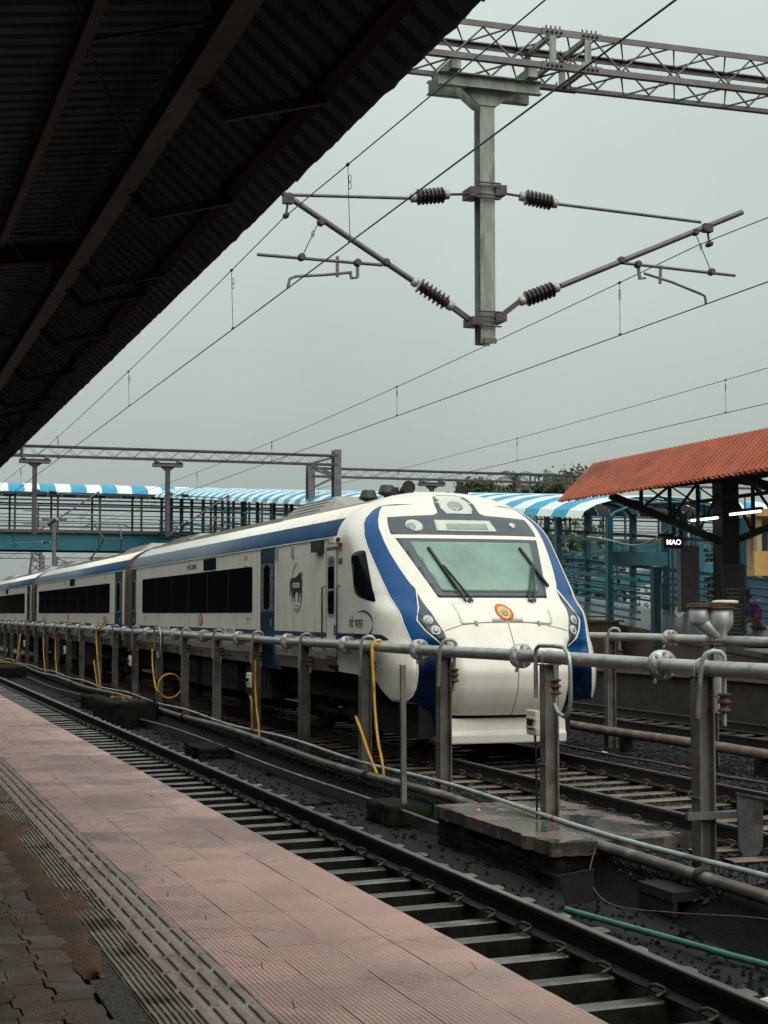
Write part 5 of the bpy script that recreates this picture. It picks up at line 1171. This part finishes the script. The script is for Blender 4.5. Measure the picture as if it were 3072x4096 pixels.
# ------------------------------------------------------------------ footbridge across the tracks
FY = 100.
fb = thing('footbridge', 'teal steel footbridge with blue and white striped roof across the tracks', 'footbridge', (12, FY, 0))
FX0, FX1 = -6., 62.
for yv in (98.3, 101.7):
    g = G(); g.box(FX0, FX1, yv - .03, yv + .03, 5.85, 6.80); g.box(FX0, FX1, yv - .2, yv + .2, 5.80, 5.85); g.box(FX0, FX1, yv - .2, yv + .2, 6.80, 6.86); part('girder', g, 'girder', fb)
g = G(); g.box(FX0, FX1, 98.0, 102.0, 6.862, 7.02); part('deck', g, 'gang', fb)
x = FX0; k = 0
while x < FX1:
    for yv in (98.3, 101.7):
        g = G(); g.box(x - .06, x + .06, yv - .06, yv + .06, 7.02, 9.35); part('post', g, 'teald', fb)
        if yv < 99: g = G(); g.box(x - .035, x + .035, yv - .19, yv - .031, 5.86, 6.80); part('stiffener', g, 'girder', fb)
    x += 2.55
for z in (8.85, 8.5, 7.95, 7.75, 7.45, 7.2):
    for yv in (98.3, 101.7): g = G(); hh = .05 if z > 8 else .025; g.box(FX0, FX1, yv - .02, yv + .02, z - hh, z + hh); part('rail', g, 'teald', fb)
def arc(n, half, rise): return [(half * math.cos(a), rise * math.sin(a)) for a in np.linspace(math.pi, 0, n)]
def barrel(parent, axis_pts, half, rise, axis, ms):
    """panels of a curved sheet roof between consecutive axis points"""
    cs = arc(11, half, rise)
    for k in range(len(axis_pts) - 1):
        p, q = axis_pts[k], axis_pts[k + 1]; g = G(); vs = []; sub = 7
        for s in range(sub + 1):
            t = s / sub * .985; c = Vector(p).lerp(Vector(q), t); bmp = .02 if s % 2 else 0
            for a, b in cs: vs.append((c.x, c.y + a, c.z + b + bmp) if axis == 'X' else (c.x + a, c.y, c.z + b + bmp))
        n = 11; g.add(vs, [(s * n + i, s * n + i + 1, (s + 1) * n + i + 1, (s + 1) * n + i) for s in range(sub) for i in range(n - 1)], False); part('roof_panel', g, ms[k % 2], parent)
barrel(fb, [(x, FY, 9.28) for x in np.arange(FX0, FX1, .93)], 2.2, .66, 'X', ('sheetblue', 'sheetwhite'))
g = G(); g.box(FX0, FX1, 97.82, 97.86, 9.14, 9.29); part('eave_board', g, 'teald', fb)
for xx in (-3, 17.2, 33, 48, 60): g = G(); g.box(xx - .3, xx + .3, 98.2, 98.7, -.6, 5.8); g.box(xx - .3, xx + .3, 101.3, 101.8, -.6, 5.8); part('pier', g, 'teal', fb)

# ramp from the footbridge down to the far platform
rp = thing('footbridge_ramp', 'roofed teal ramp with barred railings descending to the far platform', 'ramp', (19.2, 38, P2))
RX0, RX1 = 18.0, 21.8
def rz(y): return 1.87 + (y - 38) * (6.55 - 1.87) / 60 if y > 23 else P2
def slab_ramp(y0, y1, name, m, x0, x1, th):
    g = G(); g.prism([(y0, rz(y0) - th), (y1, rz(y1) - th), (y1, rz(y1)), (y0, rz(y0))], lambda a, b, t: (t, a, b), x0, x1); return part(name, g, m, rp)
slab_ramp(26.2, 98, 'ramp_floor', 'wetfloor', RX0 + .02, RX1 - .02, .16)
slab_ramp(46, 98, 'ramp_girder', 'girder', RX0 - .07, RX0 + .01, .55); slab_ramp(46, 98, 'ramp_girder', 'girder', RX1 - .01, RX1 + .07, .55)
g = G(); g.prism([(26.5, P2), (48, P2), (48, rz(48) - .17), (26.5, rz(26.5) - .15)], lambda a, b, t: (t, a, b), RX0 + .1, RX1 - .1); part('ramp_wall', g, 'gang', rp)
yv = 36.2
while yv < 98:
    for xx in (RX0, RX1):
        g = G(); g.box(xx - .075, xx + .075, yv - .075, yv + .075, rz(yv) - .05, rz(yv) + 2.66); part('post', g, 'teal' if yv < 60 else 'teald', rp)
    g = G(); pts = [(19.9 + a, yv, rz(yv) + 2.55 + b) for a, b in arc(9, 1.9, .5)]; g.tube(pts, .05, 6); part('roof_arch', g, 'teal', rp)
    yv += 3.05
for xx in (RX0, RX1):
    for hz, th in ((1.15, .06), (.92, .035), (.74, .035), (.56, .035), (.38, .035), (.20, .035), (2.05, .05)):
        g = G(); g.bar((xx, 34.6 if hz < 1.2 else 36.2, rz(34.6 if hz < 1.2 else 36.2) + hz), (xx, 98, rz(98) + hz), .05, th * 1.6); part('railing_bar', g, 'teal', rp)
yv = 37.0; ap = []
while yv < 98: ap.append((19.9, yv, rz(yv) + 2.58)); yv += .93
barrel(rp, ap, 2.3, .62, 'Y', ('sheetwhite', 'sheetblue'))
for yv in (50, 62, 74, 86): g = G(); g.box(18.2, 18.5, yv - .15, yv + .15, P2 - .1, rz(yv) - .2); g.box(21.3, 21.6, yv - .15, yv + .15, P2 - .1, rz(yv) - .2); part('trestle', g, 'teal', rp)
# second, lower flight behind it with its own railings
r2 = thing('footbridge_ramp', 'second teal ramp flight rising the other way behind the roofed ramp', 'ramp', (24, 60, P2))
def rz2(x): return 2.2 + (x - 20) * .12
for yv, mm in ((56, 'teal'), (59, 'teald')):
    g = G(); g.bar((21, yv, rz2(21)), (33, yv, rz2(33)), .12, .5); part('ramp_girder', g, 'girder', r2)
    for hz in (.5, .7, .9, 1.1, 1.3): g = G(); g.bar((21, yv, rz2(21) + hz), (33, yv, rz2(33) + hz), .04, .05); part('railing_bar', g, mm, r2)
    for xx in np.arange(21, 33, 1.8): g = G(); g.box(xx - .06, xx + .06, yv - .06, yv + .06, P2 - .1, rz2(xx) + (3.2 if int(xx) % 2 else 1.35)); part('post', g, mm, r2)
g = G(); g.prism([(21, rz2(21) + .1), (33, rz2(33) + .1), (33, rz2(33) + .26), (21, rz2(21) + .26)], lambda a, b, t: (a, t, b), 56.1, 58.9); part('ramp_floor', g, 'gang', r2)
# heavy teal portal frame beside the column
pf = thing('portal_frame', 'thick teal steel portal frame standing beyond the ramp', 'frame', (24, 42, P2))
for xx, hw_ in ((22.95, .22), (23.75, .12)): g = G(); g.box(xx - hw_, xx + hw_, 41.8, 42.2, P2 - .1, 5.2); part('frame_post', g, 'teal', pf)
g = G(); g.box(21.0, 23.95, 41.85, 42.15, 3.35, 3.75); part('frame_beam', g, 'teal', pf)
# short bollard posts on the ramp and platform
for x, y, z0, h_, l_ in ((17.15, 32.2, 1.2, 1.75, 'short dark teal post in front of the barred railing'), (20.35, 33.9, P2, 2.3, 'short dark teal post right of the dark canopy column')):
    g = G(); g.box(x - .085, x + .085, y - .085, y + .085, P2 - .01, z0 + h_); g.box(x - .1, x + .1, y - .1, y + .1, z0 + h_, z0 + h_ + .03); tag(part('teal_post', g, 'teald'), l_, 'post', 'short teal posts on the far platform')
# sheets lying on the ramp end, crates
for k, (x, y, dx_, dy_, zz) in enumerate(((18.2, 29.6, 1.2, 2.4, 1.30), (19.1, 27.6, 1.3, 2.2, 1.18), (17.6, 27.2, 1.1, 2.0, 1.08), (18.6, 25.2, 1.5, 2.0, 1.02))):
    g = G(); g.prism([(0, 0), (dy_, .12), (dy_, .15), (0, .03)], lambda a, b, t, x=x, y=y, zz=zz: (x + t, y + a, zz + b), 0, dx_); tag(part('metal_sheet', g, 'sheetwhite' if k % 2 else 'galv'), ('upper wet grey sheet lying on the ramp end', 'second wet pale sheet on the ramp end', 'wet grey sheet nearest the tracks at the ramp end', 'lowest wet pale sheet at the foot of the ramp')[k], 'metal sheet', 'wet sheets lying at the ramp end')
ct = thing('wooden_crate', 'brown crate stack at the foot of the ramp beside the train nose', 'crate', (17.2, 36, P2)); g = G(); g.box(16.75, 17.75, 35.2, 36.6, P2, 1.75); part('body', g, 'gang', ct); g = G(); g.box(16.65, 17.85, 35.1, 36.7, 1.75, 1.80); g.box(16.7, 17.6, 35.2, 36.5, 1.86, 1.90); part('lid', g, 'rustpipe', ct)
# platform trestle tables between the pipes
tb = thing('trestle_table', 'low grey sheet table with crossed legs on the far platform', 'table', (20, 29, P2)); g = G(); g.box(18.2, 22.6, 28.0, 29.4, 1.42, 1.47); part('table_top', g, 'galv', tb)
for x in (18.4, 20.2, 22.2):
    g = G(); g.bar((x - .5, 28.1, P2), (x + .5, 28.1, 1.42), .05, .05); g.bar((x + .5, 28.1, P2), (x - .5, 28.1, 1.42), .05, .05); part('leg', g, 'darksteel', tb)

# red notice board on a lattice mast
lm = thing('lattice_mast', 'slim grey lattice mast behind the red notice board', 'mast', (21.9, 39.5, P2))
for sx_ in (-1, 1):
    for sy_ in (-1, 1): g = G(); g.bar((21.9 + sx_ * .22, 39.5 + sy_ * .22, P2), (21.9 + sx_ * .2, 39.5 + sy_ * .2, 5.0), .05, .05); part('leg', g, 'steel', lm)
for k in range(9):
    z0 = .9 + k * .45
    for sy_ in (-1, 1): g = G(); g.bar((21.68, 39.5 + sy_ * .22, z0), (22.12, 39.5 + sy_ * .22, z0 + .45), .03, .03); part('lacing', g, 'steel', lm)
nb = thing('notice_board', 'red notice board with pale lines of writing on the lattice mast', 'sign', (21.85, 39.1, 2.3))
for k in range(3):
    z0 = 2.50 + k * .165
    g = G(); g.box(21.68, 21.96, 39.15, 39.18, z0, z0 + .155); p_ = part('panel', g, 'redboard', nb)
    for q in range(3): g = G(); g.box(21.72, 21.92, 39.143, 39.149, z0 + .03 + q * .04, z0 + .045 + q * .04); part('writing', g, 'orange', p_)

# person on the far platform
pe = thing('person', 'person in a purple shirt and dark trousers bending forward at the picture edge', 'person', (21.05, 34.3, P2))
def skinned(name, joints, edges, m, parent, sub=2, root=0):
    me = bpy.data.meshes.new(name); me.from_pydata([j[0] for j in joints], edges, []); o = put(name, me, parent); me.materials.append(M[m])
    md = o.modifiers.new('skin', 'SKIN'); md.use_smooth_shade = True
    for i, j in enumerate(joints): r_ = j[1]; me.skin_vertices[0].data[i].radius = r_ if isinstance(r_, tuple) else (r_, r_)
    me.skin_vertices[0].data[root].use_root = True
    s_ = o.modifiers.new('sub', 'SUBSURF'); s_.levels = sub; s_.render_levels = sub; return o
px, py, pz = 21.05, 34.3, P2
J = [((px + .05, py, pz + .90), (.15, .12)), ((px - .02, py, pz + 1.12), (.15, .12)), ((px - .12, py, pz + 1.32), (.17, .11)), ((px - .22, py, pz + 1.44), .06), ((px - .30, py, pz + 1.50), .07), ((px - .33, py, pz + 1.58), (.095, .085)), ((px - .35, py, pz + 1.66), (.085, .08)),
     ((px - .13, py - .20, pz + 1.34), .06), ((px - .20, py - .25, pz + 1.08), .05), ((px - .42, py - .2, pz + .97), .038), ((px - .50, py - .18, pz + .955), .04),
     ((px - .13, py + .20, pz + 1.34), .06), ((px - .22, py + .24, pz + 1.08), .05), ((px - .44, py + .18, pz + 1.0), .038), ((px - .52, py + .16, pz + .99), .04),
     ((px + .05, py - .10, pz + .80), .10), ((px - .02, py - .12, pz + .45), .07), ((px + .03, py - .12, pz + .08), .05), ((px - .12, py - .13, pz + .04), .045),
     ((px + .06, py + .10, pz + .80), .10), ((px + .06, py + .12, pz + .45), .07), ((px + .12, py + .12, pz + .08), .05), ((px - .03, py + .13, pz + .04), .045)]
Ed = [(0, 1), (1, 2), (2, 3), (3, 4), (4, 5), (5, 6), (2, 7), (7, 8), (8, 9), (9, 10), (2, 11), (11, 12), (12, 13), (13, 14), (0, 15), (15, 16), (16, 17), (17, 18), (0, 19), (19, 20), (20, 21), (21, 22)]
skinned('body', J, Ed, 'skin', pe)
sh = [(p, (r_[0] + .02, r_[1] + .02) if isinstance(r_, tuple) else r_ + .018) for p, r_ in J]
skinned('shirt', [sh[0], sh[1], sh[2], ((px - .19, py, pz + 1.40), .085), sh[7], ((px - .18, py - .24, pz + 1.14), .066), sh[11], ((px - .2, py + .235, pz + 1.14), .066)], [(0, 1), (1, 2), (2, 3), (2, 4), (4, 5), (2, 6), (6, 7)], 'purple', pe)
skinned('trousers', [((px + .05, py, pz + .93), (.165, .14)), (J[15][0], .115), (J[16][0], .09), ((px + .03, py - .12, pz + .12), .075), (J[19][0], .115), (J[20][0], .09), ((px + .12, py + .12, pz + .12), .075)], [(0, 1), (1, 2), (2, 3), (0, 4), (4, 5), (5, 6)], 'jeans', pe)
skinned('hair', [((px - .30, py, pz + 1.64), (.10, .10)), ((px - .33, py, pz + 1.71), (.085, .085)), ((px - .24, py, pz + 1.56), (.08, .085))], [(0, 1), (0, 2)], 'hair', pe)
for q in ((px - .50, py - .18, pz + .955), (px - .52, py + .16, pz + .99)):
    for k in range(5):
        f = k - 2; b_ = Vector((q[0] - .02 - (.0 if k else -.02), q[1] + f * .018, q[2])); ln_ = (.05, .075, .085, .08, .06)[k]
        g = G(); g.tube([b_, b_ + Vector((-ln_ * .6, f * .004, -.012)), b_ + Vector((-ln_, f * .003, -.04))], [.010, .0095, .007], 7); part('finger', g, 'skin', pe)
# counter and plant before the person
cn2 = thing('serving_counter', 'pale low counter with rounded edge on the far platform before the person', 'counter', (20.6, 34.6, P2)); g = G(); g.box(19.75, 20.2, 34.3, 35.4, P2, 1.55); part('body', g, 'grey', cn2); g = G(); g.box(19.7, 20.5, 34.2, 35.5, 1.55, 1.62); part('top', g, 'galv', cn2)
def leaf_ball(c, r, n, size, m, name, parent, flat=.8):
    """many small leaf quads in uneven clumps"""
    C = np.array(c); cl = rng.normal(0, 1, (max(5, n // 70), 3)); cl /= np.linalg.norm(cl, axis=1)[:, None]; cl *= rng.uniform(.3, 1, (len(cl), 1)) * np.array([r, r, r * flat])
    g = G(); V = []; F = []
    for i in range(n):
        k = cl[rng.integers(len(cl))]; p = C + k + rng.normal(0, r * .17, 3); a = rng.normal(0, 1, 3); a /= np.linalg.norm(a); b = np.cross(a, rng.normal(0, 1, 3)); b /= np.linalg.norm(b) + 1e-9; s = size * rng.uniform(.6, 1.4)
        V += [tuple(p - a * s), tuple(p + b * s * .45), tuple(p + a * s), tuple(p - b * s * .45)]; F.append([4 * i, 4 * i + 1, 4 * i + 2, 4 * i + 3])
    g.V = V; g.F = F; g.S = [False] * n; g.MI = [0] * n; return part(name, g, m, parent)
pp = thing('bush', 'small green bush beside the dark canopy column', 'bush', (22.4, 38, P2)); leaf_ball((22.6, 38, 1.45), .45, 500, .07, 'leaf', 'foliage', pp); g = G(); g.tube([(22.6, 38, P2), (22.6, 38, 1.4)], .03, 6); part('stem', g, 'bark', pp)
bb = thing('blue_board', 'dark blue board with pale letters behind the person', 'board', (25.2, 40, P2)); g = G(); g.box(24.25, 25.6, 40, 40.1, 1.0, 2.9); part('panel', g, 'bluebox', bb); flat_text('letters', 'BLI', 24.62, 39.995, 2.3, .16, 'inkgrey', bb)
wd_ = thing('white_sign', 'small white diamond shaped sign on a post beside the grey panel', 'sign', (20.9, 38, P2)); g = G(); g.prism([(0, .28), (.14, 0), (0, -.28), (-.14, 0)], lambda a, b, t: (20.95 + a, 38 + t, 2.0 + b), 0, .03); part('plate', g, 'litterw', wd_); g = G(); g.box(20.92, 20.98, 38.03, 38.09, P2, 1.8); part('post', g, 'steel', wd_)

# ------------------------------------------------------------------ buildings and trees behind
yb = thing('apartment_building', 'cream apartment building with yellow balcony bands beyond the far platform', 'building', (40, 62, 0))
g = G(); g.box(38.5, 56, 64.5, 66.4, -.6, 6.3); part('wall', g, 'cream', yb)
for k in range(2):
    z0 = 1.3 + k * 2.6
    g = G(); g.box(38.3, 56, 62.6, 64.5, z0 - .25, z0); g.box(38.3, 56, 62.6, 62.75, z0, z0 + .85); part('balcony', g, 'yellowwall', yb)
    for j in range(5):
        x0 = 39.4 + j * 3.3; g = G(); g.box(x0, x0 + 1.5, 64.44, 64.5, z0 + .5, z0 + 2.2); wn = part('window', g, 'winwall', yb)
        g = G(); g.box(x0 - .08, x0, 64.40, 64.5, z0 + .42, z0 + 2.28); g.box(x0 + 1.5, x0 + 1.58, 64.40, 64.5, z0 + .42, z0 + 2.28); g.box(x0 + .72, x0 + .78, 64.42, 64.44, z0 + .5, z0 + 2.2); part('frame', g, 'cream', wn)
    for j in range(4): g = G(); x0 = 38.6 + j * 4.4; g.box(x0 - .12, x0 + .12, 62.65, 62.9, z0 + .85, z0 + 2.5); part('pillar', g, 'cream', yb)
g = G(); g.box(38.2, 56.4, 62.2, 66.6, 6.3, 6.6); part('roof', g, 'yellowwall', yb)
pb = thing('pale_building', 'pale flat roofed building just showing above the striped footbridge roof', 'building', (66, 150, 0)); g = G(); g.box(64.5, 72.5, 150, 160, -.6, 15.0); part('wall', g, 'palewall', pb); g = G(); g.box(64.2, 72.8, 149.7, 160.3, 15.0, 15.3); part('roof', g, 'palewall', pb)
for j in range(4): g = G(); g.box(65.2 + j * 1.9, 66.3 + j * 1.9, 149.95, 150, 12.6, 14.0); part('window', g, 'winwall', pb)
def tree(x, y, h, r, label, m='leaf', n=2400, name='broadleaf_tree', sz=.22):
    t = thing(name, label, 'tree', (x, y, -.6), 'trees behind the station'); top = Vector((x, y, h * .55))
    g = G(); g.tube([(x, y, -.6), (x + .1, y, h * .3), top], [.28, .22, .12], 8)
    for k in range(5): a = k * 1.3; g.tube([top * .9 + Vector((x * .1, y * .1, 0)), (x + r * .6 * math.cos(a), y + r * .6 * math.sin(a), h * (.65 + .05 * k))], [.1, .03], 6)
    part('trunk', g, 'bark', t); leaf_ball((x, y, h - r * .75), r, n, sz, m, 'crown', t)
def palm(x, y, h, label, m='leafd'):
    t = thing('palm_tree', label, 'palm tree', (x, y, -.6), 'palm trees behind the station'); g = G(); g.tube([(x, y, -.6), (x + .25, y, h * .5), (x + .1, y, h)], [.2, .15, .12], 8); part('trunk', g, 'bark', t); g = G()
    for k in range(17):
        a = k * 2.4; el = .9 - 1.5 * (k % 6) / 6; L_ = random.uniform(1.9, 2.6); pr = []
        for s in range(8):
            q = s / 7; pr.append(Vector((x + .1 + math.cos(a) * L_ * q * math.cos(el * .6), y + math.sin(a) * L_ * q * math.cos(el * .6), h + L_ * q * math.sin(el) - 1.3 * q * q)))
        side = Vector((-math.sin(a), math.cos(a), 0))
        for s in range(7):
            for sgn in (-1, 1):
                for f in (0, .5):
                    p_ = pr[s].lerp(pr[s + 1], f); q_ = pr[s].lerp(pr[s + 1], f + .28); tip = p_ + side * sgn * .55 * (1 - .6 * s / 7) + (pr[s + 1] - pr[s]) * .8 + Vector((0, 0, -.22)); g.add([p_, q_, tip], [(0, 1, 2)])
    part('crown', g, m, t)
for i, (x, y, h_, r_) in enumerate(((47.6, 120, 12.9, 1.5), (53.8, 122, 12.5, 1.5), (55.6, 121, 12.8, 1.6), (57.4, 123, 13.9, 2.3), (49.0, 121, 12.5, 1.4), (52.2, 124, 12.7, 1.4))):
    tree(x, y, h_, r_, ('rounded green tree left of the palms above the striped roof', 'low green tree between the palms and the orange canopy', 'green tree behind the gantry beside the orange canopy', 'large green tree partly behind the corner of the orange canopy', 'small green tree right of the pale roof building', 'low green tree between the two palms')[i], 'leafd' if i % 2 else 'leaf')
palm(50.2, 118, 12.9, 'left palm tree showing above the striped footbridge roof'); palm(54.6, 119, 12.8, 'right palm tree showing above the striped footbridge roof')
tree(24.5, 150, 6.4, 2.6, 'distant green tree seen under the footbridge above the train roof', 'leafd', 1200, sz=.35); tree(15.5, 210, 6, 3, 'far pale green tree under the left of the footbridge', 'leaf', 900, sz=.4)
for i, (x, y, h_, r_, l_) in enumerate(((26.5, 71, 5.6, 3.3, 'dark bushy tree directly behind the roofed ramp'), (31, 73, 6.0, 3.5, 'dark bushy tree between the ramp and the cream building'), (35.5, 76, 6.2, 3.6, 'dark bushy tree just left of the cream building'), (33, 86, 6.2, 3.6, 'dark green tree behind the ramp under the footbridge'), (41, 88, 6.8, 4.0, 'dark green tree behind the second ramp flight'), (49, 84, 7.2, 4.2, 'dark green tree left of the cream building'), (28, 90, 5.6, 3.2, 'dark green tree nearest the train nose behind the ramp'))): tree(x, y, h_, r_, l_, 'leafd', 2600, sz=.26)
def pylon(x, y, h, label):
    t = thing('pylon', label, 'pylon', (x, y, -.6), 'power pylons on the horizon'); bw = h * .09
    def hw(z): return bw * (1 - .82 * min(1, z / (h * .75)))
    for sx_ in (-1, 1):
        for sy_ in (-1, 1): g = G(); g.tube([(x + sx_ * hw(z), y + sy_ * hw(z), z) for z in (-.6, h * .4, h * .75, h)], .12, 4); part('leg', g, 'steel', t)
    g = G(); z = 0
    while z < h * .95:
        z2 = z + max(1.2, hw(z) * 1.5)
        for sy_ in (-1, 1): g.tube([(x - hw(z), y + sy_ * hw(z), z), (x + hw(z2), y + sy_ * hw(z2), z2)], .07, 4); g.tube([(x + hw(z), y + sy_ * hw(z), z), (x - hw(z2), y + sy_ * hw(z2), z2)], .07, 4)
        z = z2
    for z in (h * .72, h * .84, h * .95): g.tube([(x - h * .11, y, z), (x + h * .11, y, z)], .12, 4)
    part('lattice', g, 'steel', t)
pylon(35.5, 330, 24, 'lattice power pylon seen through the footbridge at the picture edge'); pylon(47, 420, 17, 'second, fainter pylon under the footbridge deck')
finish()
